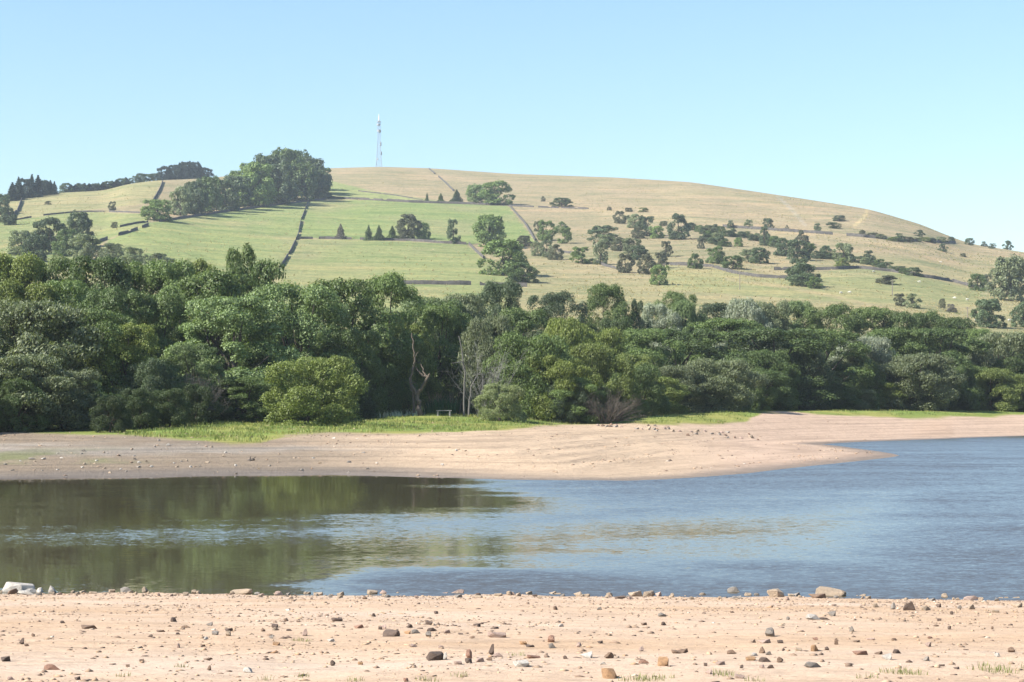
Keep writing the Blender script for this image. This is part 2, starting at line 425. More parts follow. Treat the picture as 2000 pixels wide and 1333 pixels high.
set_tint(me, tint)
FAR = tag(link('far_shore', me), kind='structure', label='dried out bank and spit across the water')

X, Y = fan(lambda t, u: base_Y(u) + (sky_Y(u) - base_Y(u)) * (1.18 * t), 330)
Z = far_z(X, Y + 1e-3)
# the plateau behind the brow, falling gently away
X2, Y2 = fan(lambda t, u: base_Y(u) + (sky_Y(u) - base_Y(u)) * (1.18 + 1.4 * t), 12)
Z2 = Z[-1][None, :] - np.linspace(0, 1, 12)[:, None] ** 1.2 * 55
X = np.vstack([X, X2[1:]]); Y = np.vstack([Y, Y2[1:]]); Z = np.vstack([Z, Z2[1:]])
me = mesh_np('hillside', np.stack([X, Y, Z], -1).reshape(-1, 3), grid_faces(*X.shape), M_HILL, True)
x_, y_, z_ = X.ravel(), Y.ravel(), Z.ravel(); u_, v_ = project(x_, y_, z_)
wob = fbm(x_ / 40, y_ / 50, 81, 4)
tan = np.array([0.315, 0.252, 0.158]); tan2 = np.array([0.272, 0.232, 0.14]); gfield = np.array([0.212, 0.25, 0.10]); yfield = np.array([0.285, 0.268, 0.135])
tint = lerp(col(tan), col(tan2), smooth(-0.3, 0.4, wob))
lower = smooth(470, 560, v_ + 30 * wob)
tint = lerp(tint, col(yfield), lower * 0.6)
fields = [([(195, 490), (212, 470), (290, 436), (430, 414), (603, 392), (582, 465), (540, 540), (180, 540)], gfield * 1.03, 0.8),
          ([(604, 392), (720, 391), (900, 399), (993, 403), (1047, 474), (915, 477), (720, 468), (584, 465)], gfield, 0.95),
          ([(583, 467), (720, 469), (912, 478), (950, 510), (1010, 560), (1000, 640), (540, 640), (545, 530)], lerp(gfield[None], yfield[None], np.array([0.35]))[0], 0.85),
          ([(-400, 470), (10, 433), (150, 414), (290, 418), (290, 436), (205, 470), (150, 520), (-400, 560)], gfield, 0.7),
          ([(640, 352), (720, 372), (880, 396), (720, 390), (610, 390)], gfield * 1.1, 0.7),
          ([(-400, 440), (10, 433), (150, 413), (300, 396), (318, 352), (240, 360), (60, 382), (-400, 400)], yfield, 0.7),
          ([(1290, 518), (1400, 525), (1500, 543), (1680, 524), (1800, 540), (1920, 570), (1900, 600), (1640, 590), (1290, 565)], lerp(gfield[None], yfield[None], np.array([0.6]))[0], 0.6)]
for poly, c, k in fields:
    w = in_poly(u_, v_, poly).astype(float) * min(1, k * 1.12) * (1 - 0.38 * smooth(-0.1, 0.5, fbm(x_ / 25, y_ / 60, 87, 4)))
    tint = lerp(tint, col(c), w)
straw = np.array([0.36, 0.285, 0.17])
tint = lerp(tint, col(straw), smooth(0.1, 0.5, fbm(x_ / 60, y_ / 200, 89, 4)) * 0.6 * smooth(1000, 1250, u_))
heath = np.array([0.25, 0.21, 0.115])
tint = lerp(tint, col(heath), smooth(0.12, 0.5, fbm(x_ / 90 + 4, y_ / 120, 91, 5)) * 0.6 * smooth(1050, 1450, u_) * smooth(470, 430, v_))
def track(pts, width, c, k):
    global tint
    for i in range(len(pts) - 1):
        ax, ay = pts[i]; bx, by = pts[i + 1]; dx, dy = bx - ax, by - ay
        t = np.clip(((u_ - ax) * dx + (v_ - ay) * dy) / (dx * dx + dy * dy), 0, 1)
        d = np.hypot(u_ - ax - t * dx, v_ - ay - t * dy)
        tint = lerp(tint, col(c), smooth(width, width * 0.4, d) * k)
track([(1520, 385), (1545, 408), (1572, 440)], 4, np.array([0.33, 0.29, 0.22]), 0.7)
track([(1695, 410), (1688, 425), (1670, 440)], 4, np.array([0.45, 0.35, 0.19]), 0.8)
track([(1640, 582), (1540, 562), (1420, 545)], 5, straw, 0.5)
track([(1640, 582), (1760, 612), (1900, 640)], 5, straw, 0.6)
track([(1180, 415), (1350, 430), (1560, 455), (1760, 482), (2000, 520)], 6, straw * 1.05, 0.55)
set_tint(me, tint)
HILL = tag(link('hillside', me), kind='structure', label='grassy hillside of walled pasture and moor')

xs = np.concatenate([np.linspace(-120, -13, 24), np.arange(-12.5, 12.51, 0.09), np.linspace(13, 120, 24)])
ys = np.concatenate([np.linspace(-60, 9, 14), np.arange(9.5, 37, 0.10), np.linspace(37.5, 50, 8)])
X, Y = np.meshgrid(xs, ys)
me = mesh_np('near_shore', np.stack([X, Y, near_z(X, Y)], -1).reshape(-1, 3), grid_faces(*X.shape), M_SAND, True)
tag(link('near_shore', me), kind='structure', label='sandy stone-strewn shore in front of the water')
X, Y = fan(lambda t, u: 34.2 * (420 / 34.2) ** t + 0 * u, 260)
me = mesh_np('water', np.stack([X, Y, X * 0], -1).reshape(-1, 3), grid_faces(*X.shape), M_WATER)
x_, y_ = X.ravel(), Y.ravel(); u_, v_ = project(x_, y_, x_ * 0)
wob = fbm(x_ / 9, y_ / 14, 201, 4); wf = fbm(x_ / 5.0, y_ / 2.2, 203, 4)
def band(line, half, soft, amp):
    c = tab(line)(u_); d = np.abs(v_ - c + wob * 26 + wf * 22) - tab(half)(u_)
    return (tab(amp)(u_) if not np.isscalar(amp) else amp) * smooth(soft, -soft, d)
wind = 0.045 + 0.04 * np.maximum(0, wob + 0.5 * wf) + 0.10 * smooth(850, 1300, u_ + 150 * wob) + 0.34 * smooth(1560, 1900, u_ + 120 * wob)
wind = np.maximum(wind, band([(-300, 1052), (0, 1052), (400, 1050), (800, 1036), (1100, 1010), (1500, 980), (1800, 950)], [(-300, 12), (300, 18), (1000, 28), (1500, 34)], 60, [(-300, 0.12), (300, 0.15), (700, 0.24), (1200, 0.46)]))
wind = np.maximum(wind, 0.60 * smooth(720, 1250, u_ + 160 * wob + 90 * wf) * smooth(1030, 945, v_ + 20 * wob + 14 * wf + (u_ - 1000) * 0.03))
wind = np.maximum(wind, 0.50 * smooth(450, 950, u_ + 160 * wf) * smooth(1090, 1145, v_ + 16 * wf))
wind = np.maximum(wind, 0.42 * smooth(1100, 1600, u_ + 200 * wob) * smooth(1065, 1110, v_ - (u_ - 1200) * 0.02 + 14 * wob))
wind = wind * (1 + 0.45 * wf) * (1 - 0.75 * smooth(800, 450, u_ + 80 * wf) * smooth(1062, 1085, v_ + 10 * wob))
lee = band([(600, 1090), (900, 1082), (1300, 1046), (1750, 1002), (2000, 990)], [(600, 6), (900, 12), (1400, 16), (1800, 8)], 52, [(600, 0.2), (850, 0.88), (1400, 0.75), (1850, 0.0)])
wind = wind * (1 - lee) + 0.06 * lee * (1 + 0.8 * wf)
at = me.attributes.new('wind', 'FLOAT', 'POINT'); at.data.foreach_set('value', np.clip(wind, 0.02, 1.1).astype(np.float32))
tag(link('water', me), kind='structure', label='rippled brown and blue reservoir water')

# ------------------------------------------------------------------ vegetation prototypes (unit size: 1 wide, 1 high)
def leaf_mesh(name, P, Nn, T, size, aspect):
    """one small pointed leaf spray per point: P centre, Nn normal, T long axis"""
    n = len(P)
    T = T - Nn * (T * Nn).sum(1, keepdims=True); T /= np.linalg.norm(T, axis=1, keepdims=True) + 1e-9
    B = np.cross(Nn, T); s = size[:, None]
    a = P - T * s * aspect * 0.5; c = P + T * s * aspect * 0.5
    b = P + B * s * 0.5 - T * s * 0.1 + Nn * s * 0.15; d = P - B * s * 0.5 - T * s * 0.1 + Nn * s * 0.15
    V = np.stack([a, b, c, d], 1).reshape(-1, 3)
    return mesh_np(name, V, np.arange(4 * n).reshape(-1, 4), M_LEAF)

def unit(v): return v / (np.linalg.norm(v, axis=-1, keepdims=True) + 1e-9)

def make_crown(seed, n_main, n_sub, n_leaf, leaf, base=0.22, lean=0.0, flat=0.8, main_r=(0.13, 0.21), sub_r=(0.28, 0.62), up=0.35, aspect=1.5, style='broad', shape=1.0, low=0.9):
    r = np.random.default_rng(seed)
    zc = (1 + base) / 2; rz = (1 - base) / 2
    mains = []
    for i in range(n_main * 60):
        rad = r.uniform(*main_r); h = r.uniform(0.0, 0.97)
        q_ = (h - 0.36) / (0.68 if shape > 1.2 else 0.76)
        lim = 0.5 * math.sqrt(max(0.0, 1 - q_ * q_ * (1 if q_ > 0 else low))) ** shape - rad * 0.65
        if lim <= 0.02: continue
        a = r.random() * 6.283; q = lim * r.uniform(0.12, 1.0) ** 0.5
        p = np.array([math.cos(a) * q, math.sin(a) * q, base + (1 - base) * h])
        if p[2] + rad * flat > 1.0: p[2] = 1.0 - rad * flat
        if any(np.linalg.norm(p - m[0]) < 0.58 * (rad + m[1]) for m in mains): continue
        mains.append((p, rad))
        if len(mains) >= n_main: break
    for k in range(1 if shape > 1.2 else 3):
        a = r.random() * 6.283 + k * 2.1; q = 0.04 if shape > 1.2 else 0.15; rr = r.uniform(0.13, 0.17); mains.append((np.array([math.cos(a) * q, math.sin(a) * q, 1 - rr * flat - 0.02 * k]), rr))
    cs = []; rs = []
    ctr = np.array([0, 0, zc - 0.1])
    for p, rad in mains:
        out = unit(p - ctr)
        for k in range(n_sub):
            d = unit(r.normal(size=3) + out * 0.8 + np.array([0, 0, 0.35]))
            q = r.uniform(*sub_r) * rad
            cs.append(p + d * np.array([1, 1, flat]) * (rad * r.uniform(0.9, 1.12) - q * 0.45)); rs.append(q)
    cs = np.array(cs); rs = np.array(rs)
    pick = r.choice(len(cs), n_leaf * 2, p=rs**2 / (rs**2).sum())
    d = unit(r.normal(size=(len(pick), 3)) + np.array([0, 0, 0.25]))
    rad = rs[pick] * (0.72 + 0.36 * r.random(len(pick)) ** 1.5 + (r.random(len(pick)) < 0.05) * 0.35)
    P = cs[pick] + d * rad[:, None] * np.array([1, 1, flat])
    # drop most of what lies deep inside the crown
    deep = np.zeros(len(P))
    for p, mr in mains:
        deep = np.maximum(deep, 1 - np.linalg.norm((P - p) / np.array([1, 1, flat]), axis=1) / mr)
    keep = (deep < 0.45) & (P[:, 2] > 0.01)
    idx = np.nonzero(keep)[0][:n_leaf]; P = P[idx]; d = d[idx]; n = len(P)
    lo, hi = np.percentile(P[:, :2], 1.0), np.percentile(P[:, :2], 99.0)
    P[:, :2] *= 1.0 / (hi - lo); P[:, 2] *= 1.0 / np.percentile(P[:, 2], 99.7)
    R = r.normal(size=(n, 3))
    if style == 'willow':
        T = unit(unit(P - np.array([0, 0, 0.15])) * 0.8 + np.array([0, 0, 0.55]) + R * 0.35)
        Nn = unit(d * 0.8 + R * 0.6)
    else:
        Nn = unit(d * 0.75 + np.array([0, 0, up]) + R * 0.5); T = unit(r.normal(size=(n, 3)) + np.array([0, 0, -0.3]))
    size = leaf * r.uniform(0.65, 1.35, n)
    cm = leaf_mesh('crown', P, Nn, T, size, aspect)
    # trunk and limbs
    paths = []
    top = np.array([lean * 0.1, 0, 0.72]); k = np.linspace(0, 1, 7)
    wig = r.normal(size=(7, 3)) * 0.012; wig[0] = 0
    trunk = np.outer(1 - k, (0, 0, -0.03)) + np.outer(k, top) + wig
    tr = 0.028 * (1 - k * 0.75); tr[0] *= 1.5
    paths.append((trunk, tr))
    for p, rad in mains[:11]:
        s = trunk[r.integers(2, 5)]; mid = (s * 0.5 + p * 0.5) + np.array([0, 0, -0.03])
        paths.append(([s, mid, p], [0.014, 0.010, 0.004]))
    tm = mesh_np('trunk', *tube(paths, 6), M_BARK, True)
    return cm, tm

def make_conifer(seed, n_leaf, leaf, tiers=11):
    r = np.random.default_rng(seed); n = n_leaf
    k = r.random(n) ** 0.75; ti = np.round((1 - k) * tiers) / tiers
    z = 0.03 + 0.95 * (0.35 * (1 - k) + 0.65 * ti) + r.normal(size=n) * 0.010
    rad = 0.5 * np.clip((1 - z) * 1.05, 0.04, 1) * (0.70 + 0.5 * vnoise(seed + z * 9, z * 3.0))
    br = np.floor(r.random(n) * 11) / 11 * 6.283 + r.normal(size=n) * 0.2 + ti * 7; q = r.random(n) ** 0.5
    rad = rad * (0.7 + 0.6 * vnoise(br * 3, z * 12 + seed))
    P = np.stack([np.cos(br) * rad * q, np.sin(br) * rad * q, z - 0.10 * q * rad], 1); T = np.stack([np.cos(br), np.sin(br), -0.35 + 0 * br], 1)
    P = np.array(P); T = unit(np.array(T) + r.normal(size=P.shape) * 0.35); Nn = unit(r.normal(size=P.shape) * 0.5 + np.array([0, 0, 1.0]))
    cm = leaf_mesh('crown', P, Nn, T, leaf * r.uniform(0.7, 1.3, len(P)), 2.6)
    tm = mesh_np('trunk', *tube([([(0, 0, -0.03), (0, 0, 0.5), (0, 0, 0.97)], [0.035, 0.02, 0.004])], 6), M_BARK, True)
    return cm, tm

PROTO = {}
NL = 46000
PROTO['broad'] = [make_crown(10 + i, 22, 10, NL, 0.0122, base=0.06) for i in range(4)]
PROTO['tier'] = [make_crown(30 + i, 28, 10, NL, 0.0126, base=0.06, flat=0.6, main_r=(0.12, 0.19), up=0.6) for i in range(3)]
PROTO['tall'] = [make_crown(40 + i, 18, 8, 30000, 0.0145, base=0.06, flat=0.75, shape=1.5) for i in range(2)]
PROTO['willow'] = [make_crown(50 + i, 20, 10, NL, 0.0100, base=0.02, main_r=(0.14, 0.22), flat=1.0, aspect=2.8, style='willow', low=0.4) for i in range(4)]
PROTO['bush'] = [make_crown(60 + i, 20, 10, NL, 0.0110, base=0.0, main_r=(0.14, 0.22), aspect=2.2, style='willow', flat=1.0, low=0.3) for i in range(2)]
PROTO['oak_far'] = [make_crown(70 + i, 20, 8, 9000, 0.034, base=0.06, main_r=(0.15, 0.24), flat=0.95, low=0.6) for i in range(4)]
PROTO['bush_far'] = [make_crown(80 + i, 12, 7, 4200, 0.044, base=0.0, main_r=(0.16, 0.29), low=0.4, flat=0.9) for i in range(4)]
PROTO['thorn_far'] = [make_crown(90 + i, 12, 7, 4000, 0.044, base=0.06, main_r=(0.15, 0.27), flat=(0.85, 1.0)[i % 2], low=0.6) for i in range(4)]
PROTO['spruce'] = [make_conifer(100 + i, 3200, 0.045) for i in range(3)]
COL = dict(dk=(0.090, 0.130, 0.044), md=(0.130, 0.182, 0.058), lt=(0.165, 0.200, 0.050), gg=(0.155, 0.180, 0.098), sv=(0.28, 0.31, 0.23), ol=(0.175, 0.215, 0.062),
           bl=(0.080, 0.110, 0.056), pg=(0.150, 0.205, 0.082), sp=(0.034, 0.056, 0.042), hz=(0.120, 0.128, 0.075), tw=(0.20, 0.185, 0.165), wb=(0.24, 0.28, 0.13))  # wb: willow bush green, raised to stand in for sunlight on it
ORD = 'first second third fourth fifth sixth seventh eighth ninth tenth eleventh twelfth thirteenth fourteenth fifteenth sixteenth seventeenth eighteenth nineteenth twentieth'.split()
ORD += ['twenty-' + a for a in ORD[:9]] + ['thirtieth'] + ['thirty-' + a for a in ORD[:9]]
_cnt = {}
def plant(name, cat, kind, x, y, z, w, h, colr, label, group=None, bark=(0.09, 0.075, 0.06)):
    i = _cnt[kind] = _cnt.get(kind, -1) + 1
    cm, tm = PROTO[kind][i % len(PROTO[kind])]
    e = link(name, None, loc=(x, y, z - 0.05)); e.scale = (w, w, h); e.rotation_euler = (0, 0, (i * 2.399) % 6.283); e.empty_display_size = 0.1
    tag(e, label, cat, group)
    j = 1 + 0.16 * math.sin(i * 12.9898 + x)
    c = COL[colr] if isinstance(colr, str) else colr
    link('crown', cm, e, color=tuple(a * j for a in c))
    link('trunk', tm, e, color=bark)
    return e

# ------------------------------------------------------------------ the wood along the far bank: u, depth, image row of the top, width in px, kind, colour, label
WG = 'trees of the lakeside wood'
WOOD = [
 (15, 136, 690, 190, 'willow', 'gg', 'low grey-green sallow at the water-side corner of the wood, cut by the picture edge'),
 (118, 138, 720, 150, 'willow', 'gg', 'low grey-green sallow on the dark bank, second from the picture edge'),
 (62, 152, 588, 260, 'willow', 'gg', 'broad dull grey-green willow rising above the two low sallows at the far left'),
 (172, 153, 602, 150, 'broad', 'md', 'dark green tree with fresh shoots beside the broad grey-green willow'),
 (246, 153, 628, 130, 'broad', 'lt', 'yellow-green sycamore lit in the middle of the dark wood at the left'),
 (235, 141, 770, 140, 'broad', 'dk', 'low dark shrub with yellow-green leaves hanging over the left bank'),
 (335, 160, 700, 120, 'broad', 'dk', 'deep shaded tree in the dark hollow of the left wood'),
 (378, 157, 668, 92, 'tier', 'pg', 'small pale green poplar beside the dark hollow in the wood'),
 (455, 166, 575, 190, 'tier', 'pg', 'large pale green sycamore in layered tiers right of the dark hollow'),
 (425, 180, 528, 190, 'tier', 'md', 'mid-green sycamore behind the large pale layered one'),
 (474, 188, 475, 96, 'tall', 'md', 'tallest spiky-topped tree of the wood standing out against the green field'),
 (520, 186, 506, 110, 'tall', 'dk', 'dark tree close beside the tallest spiky-topped tree'),
 (585, 176, 550, 180, 'broad', 'pg', 'pale grey-green ash above the olive bush'),
 (668, 186, 543, 170, 'broad', 'md', 'broad green tree behind the olive bush, left of the dead forked tree'),
 (760, 192, 531, 130, 'tier', 'md', 'bright-topped sycamore with a ragged crown above the dead forked tree'),
 (690, 176, 640, 110, 'broad', 'dk', 'dark tree in shade just right of the olive bush'),
 (600, 148, 694, 160, 'bush', 'ol', 'big rounded olive-green sallow bush standing alone on the grassy bank'),
 (480, 158, 735, 120, 'tier', 'md', 'low spreading green branches above the little twisted dead tree'),
 (25, 196, 492, 130, 'broad', 'lt', 'yellowish green crown on the skyline of the wood at the left edge'),
 (95, 200, 500, 130, 'broad', 'md', 'mid-green crown second from left along the top of the wood'),
 (190, 192, 497, 150, 'broad', 'dk', 'dark round crown near the top of the wood below the hillside copse trees'),
 (262, 198, 510, 120, 'broad', 'md', 'green crown right of the dark round one along the wood top'),
 (330, 196, 505, 120, 'broad', 'md', 'leafy crown midway along the left wood top, below the long wall'),
 (392, 200, 505, 110, 'tall', 'lt', 'lighter green crown left of the tallest spiky-topped tree'),
 (45, 176, 545, 140, 'broad', 'lt', 'yellow-green tree rising behind the broad grey-green willow'),
 (125, 178, 545, 130, 'broad', 'md', 'mottled green tree in the second rank above the left bank'),
 (215, 172, 560, 120, 'broad', 'dk', 'dark tree above the yellow-green sycamore'),
 (300, 174, 570, 130, 'broad', 'md', 'green tree overhanging the dark hollow'),
 (355, 186, 555, 100, 'tier', 'md', 'leaning green tree behind the dark hollow'),
 (722, 187, 640, 120, 'broad', 'md', 'round mid-green thorn tree left of the dead forked tree'),
 (800, 191, 628, 90, 'broad', 'ol', 'thin-leaved tree with browning twigs over the dead forked tree'),
 (858, 198, 590, 110, 'broad', 'md', 'green tree arching over the dark gap behind the bench'),
 (905, 200, 610, 90, 'tall', 'dk', 'dark narrow tree above the bare pale trunks'),
 (968, 190, 615, 110, 'willow', 'gg', 'feathery grey-green tree beside the grey leafless birch'),
 (1030, 186, 650, 130, 'willow', 'md', 'dark-sided green willow right of the feathery tree'),
 (1085, 184, 690, 110, 'willow', 'lt', 'light-fringed willow at the point of the wood'),
 (1120, 183, 735, 95, 'broad', 'md', 'low yellow-tipped shrub left of the dead brushwood'),
 (1160, 190, 668, 110, 'willow', 'ol', 'olive-tinged willow above the dead brushwood'),
 (978, 172, 748, 80, 'bush', 'wb', 'pale windblown willow bush right of the bench'),
 (830, 222, 575, 130, 'broad', 'pg', 'soft green crown below the lowest field wall'),
 (900, 226, 572, 120, 'broad', 'gg', 'greyish crown right of the soft green one below the lowest wall'),
 (975, 246, 545, 90, 'broad', 'bl', 'dark oak rising over the lower wall end at mid wood'),
 (1020, 216, 600, 120, 'broad', 'md', 'green crown below the dark oak at mid wood'),
 (1085, 262, 568, 92, 'broad', 'bl', 'blue-green flat-topped oak behind the wood'),
 (1186, 268, 552, 88, 'broad', 'md', 'big round-headed oak on its own trunk between wood and hill'),
 (1243, 268, 583, 40, 'tall', 'bl', 'small gaunt oak next to the round-headed oak'),
 (1100, 212, 620, 120, 'willow', 'lt', 'yellowish willow in the hollow below the flat-topped oak'),
 (1170, 216, 640, 120, 'willow', 'lt', 'second yellowish willow, below the round-headed oak'),
 (1225, 208, 690, 110, 'willow', 'ol', 'olive willow behind the dead brushwood, towards the bay'),
 (1205, 238, 618, 70, 'broad', 'dk', 'small dark round tree at the foot of the round-headed oak'),
 (1262, 232, 640, 120, 'broad', 'md', 'green tree left of the three silvery crowns'),
 (1275, 202, 735, 110, 'willow', 'ol', 'low olive sallow at the left end of the bay front'),
 (1325, 208, 712, 120, 'willow', 'gg', 'grey-green sallow second along the bay front'),
 (1395, 212, 700, 130, 'willow', 'gg', 'tall grey-green sallow third along the bay front'),
 (1290, 286, 592, 80, 'willow', 'sv', 'pale silvery willow leftmost on the right wood top'),
 (1322, 292, 568, 66, 'broad', 'md', 'bright green pointed crown above the silvery willows'),
 (1340, 284, 585, 60, 'willow', 'pg', 'soft pale willow beside the bright green pointed crown'),
 (1395, 288, 590, 80, 'broad', 'bl', 'dark blue-green crown between silvery willows'),
 (1450, 284, 582, 90, 'willow', 'sv', 'broad silvery white willow along the right wood top'),
 (1505, 286, 586, 80, 'broad', 'gg', 'dull green crown right of the broad silvery willow'),
 (1560, 290, 586, 80, 'broad', 'pg', 'pale green crown below the hillside thorn pair'),
 (1630, 286, 592, 100, 'broad', 'md', 'green crown midway along the right wood top'),
 (1710, 290, 598, 110, 'broad', 'md', 'green domed crown right of the midway one on the wood top'),
 (1790, 288, 606, 110, 'broad', 'dk', 'dark domed crown left of the wood end'),
 (1860, 286, 618, 110, 'broad', 'dk', 'last dark crown before the wood drops at the right'),
 (1330, 240, 640, 150, 'tier', 'dk', 'dark layered sycamore behind the grey-green sallows'),
 (1425, 250, 620, 150, 'tier', 'md', 'layered green sycamore below the broad silvery willow'),
 (1515, 238, 640, 190, 'tier', 'dk', 'large spreading sycamore with deep shade beneath, midway along the bay'),
 (1600, 246, 640, 150, 'tier', 'md', 'layered sycamore right of the large spreading one'),
 (1470, 228, 720, 120, 'broad', 'dk', 'shaded lower sycamore boughs left of the sandy path'),
 (1700, 252, 656, 108, 'willow', 'sv', 'silvery white willow showing pale among dark trees'),
 (1665, 250, 692, 90, 'willow', 'gg', 'round grey willow just below the silvery white one'),
 (1740, 258, 640, 130, 'tier', 'md', 'layered dark green tree above the grey willows at right'),
 (1830, 262, 640, 150, 'tier', 'dk', 'dark sycamore behind the tall grey willow at right'),
 (1790, 248, 690, 140, 'willow', 'gg', 'tall grey-green willow with a shaded side at the right bank'),
 (1725, 248, 745, 90, 'willow', 'ol', 'low olive sallow in front of the tall grey-green willow'),
 (1610, 240, 745, 100, 'willow', 'dk', 'dark low willow right of the spreading sycamore'),
 (1655, 244, 755, 80, 'willow', 'gg', 'small grey sallow on the grass edge beside the dark low willow'),
 (1850, 254, 715, 90, 'willow', 'md', 'green willow filling the shade right of the tall grey one'),
 (1962, 266, 648, 140, 'willow', 'gg', 'broad willow at the right edge of the wood'),
 (1935, 258, 718, 110, 'willow', 'ol', 'rounded olive sallow below the broad willow at the right edge'),
 (2010, 260, 725, 120, 'willow', 'ol', 'rounded sallow cut off by the right picture edge'),
 (1905, 282, 640, 80, 'broad', 'md', 'leaning green tree where the wood dips at the right'),
 (1530, 232, 768, 46, 'bush', 'lt', 'small light green bush beside the top of the sandy path'),
 (-150, 150, 560, 240, 'broad', 'md', 'tree of the wood running on beyond the left picture edge'),
 (-260, 150, 540, 240, 'broad', 'md', 'tree of the wood running on beyond the left picture edge'),
 (-230, 132, 600, 240, 'broad', 'dk', 'tree of the wood running on beyond the left picture edge'),
 (-370, 140, 560, 260, 'broad', 'md', 'tree of the wood running on beyond the left picture edge'),
 (-120, 136, 610, 180, 'broad', 'dk', 'tree of the wood running on beyond the left picture edge'),
 (-180, 190, 480, 220, 'broad', 'md', 'tree of the wood running on beyond the left picture edge'),
 (-320, 185, 480, 240, 'broad', 'md', 'tree of the wood running on beyond the left picture edge'),
 (-60, 160, 600, 200, 'broad', 'md', 'tree mostly beyond the left picture edge behind the sallows'),
 (-50, 200, 500, 160, 'broad', 'md', 'crown mostly beyond the left picture edge on the wood top'),
 (2060, 285, 640, 150, 'broad', 'dk', 'crown mostly beyond the right picture edge behind the willows'),
]
for u, Yd, top, wpx, kind, colr, lab in WOOD:
    x = (u - CX) / F * CP * Yd; z = float(far_z(np.array([x]), np.array([Yd]))[0])
    h = H + slope_of(top) * Yd - z; w = wpx / F * Yd * 1.26
    nm = {'willow': 'willow_tree', 'bush': 'willow_bush'}.get(kind, 'woodland_tree')
    plant(nm, 'bush' if kind == 'bush' else 'tree', kind, x, Yd, z, w, h * 0.98, colr, lab, WG)

# ------------------------------------------------------------------ trees, thorns and scrub on the hill: u, row of the foot, height px, width px, kind, colour, label
def on_hill(u, v, lo=300.0):
    return march(u, v, lo, 1650.0)
def hill_plant(u, v, hpx, wpx, kind, colr, lab, group=None, cat=None, name=None, over=None):
    if over is not None:                     # stands behind the brow
        Yd = float(sky_Y(u)) * over; x = (u - CX) / F * CP * Yd; z = float(far_z(np.array([x]), np.array([Yd]))[0])
        hm = (H + slope_of(v - hpx) * Yd) - z
    else:
        x, Yd, z = on_hill(u, v); hm = hpx / F * Yd
    if kind == 'spruce': wpx *= 1.2
    nm = name or {'spruce': 'conifer', 'bush_far': 'scrub_bush', 'thorn_far': 'hawthorn_tree'}.get(kind, 'field_tree')
    if colr in ('bl', 'dk', 'md', 'gg', 'pg'): colr = tuple(a * 1.25 for a in COL[colr])
    return plant(nm, cat or ('bush' if kind == 'bush_far' else 'tree'), kind, x, Yd, z, wpx / F * Yd * 1.08, max(hm, 1.0) * 1.03, colr, lab, group)

COPSE = 'trees of the big hilltop copse'
for i, (u, v, h, w) in enumerate([(455, 408, 62, 62), (500, 404, 82, 66), (545, 400, 78, 62), (590, 393, 72, 60), (622, 388, 54, 50), (478, 402, 70, 60), (520, 396, 92, 64),
                                  (560, 388, 94, 62), (600, 382, 72, 60), (624, 378, 50, 42), (535, 390, 80, 60), (580, 378, 80, 60), (440, 412, 58, 46), (500, 392, 74, 60), (556, 376, 80, 64), (602, 372, 58, 56)]):
    hill_plant(u, v, h, w, 'oak_far', ['bl', 'md', 'bl', 'dk'][i % 4], 'dark broadleaf tree packed inside the big hilltop copse left of the mast', COPSE)
WING = 'trees of the lower wing of the copse'
for i, (u, v, h, w) in enumerate([(352, 421, 52, 38), (380, 419, 62, 46), (410, 415, 68, 42), (398, 408, 58, 40), (366, 414, 48, 40)]):
    hill_plant(u, v, h, w, 'oak_far', ['gg', 'bl', 'dk', 'bl', 'gg'][i], ['leftmost dull green tree', 'front middle blue-green tree', 'dark rightmost tree', 'rear blue-green tree', 'rear grey-green tree'][i] + ' in the lower wing beside the big copse', WING)
hill_plant(308, 431, 40, 54, 'oak_far', 'md', 'round tree ending the copse at its lower left, where the walls meet')
SK = 'conifers on the left skyline'
for u, v, h, w in [(24, 393, 36, 26), (36, 391, 44, 26), (50, 388, 38, 28), (62, 386, 44, 26), (74, 385, 42, 26), (86, 383, 30, 26), (98, 381, 28, 22), (106, 379, 24, 16)]:
    SKN = globals().get('SKN', -1) + 1
    hill_plant(u, v, h, w, ['spruce', 'spruce', 'oak_far'][SKN % 3], 'sp', 'dark tree of the ragged clump on the far left skyline, %s from the picture edge' % ORD[SKN], SK, name='conifer')
PL = 'plantation trees behind the left brow'
for k, u in enumerate(np.arange(126, 250, 9.0)):
    hill_plant(u, sky_row(u) - 1, 13 + 6 * vnoise(np.array(u / 20), np.array(0.0)), 24, 'spruce' if k % 3 else 'bush_far', 'sp' if k % 3 else 'bl', 'small dark plantation tree peeping over the left brow, %s in the row' % ORD[k], PL, cat='tree', name='plantation_tree', over=1.04)
for k, u in enumerate([262, 274, 288, 300]):
    hill_plant(u, sky_row(u) - 1, 13 + (k == 1) * 3, 20, 'bush_far', 'bl', 'low rounded tree on the brow left of the blue-black plantation, %s of four' % ORD[k], 'low trees on the brow', cat='tree', name='brow_tree', over=1.03)
for k, u in enumerate([318, 328, 338, 348, 358, 368, 378, 388, 398]):
    hill_plant(u, sky_row(u) - 1, [25, 26, 27, 31, 32, 33, 31, 26, 19][k], 25, 'spruce' if k % 2 else 'oak_far', 'sp', 'blue-black tree in the tight plantation on the left skyline, %s from the left' % ORD[k], 'trees of the blue-black plantation', cat='tree', name='plantation_tree', over=1.05)
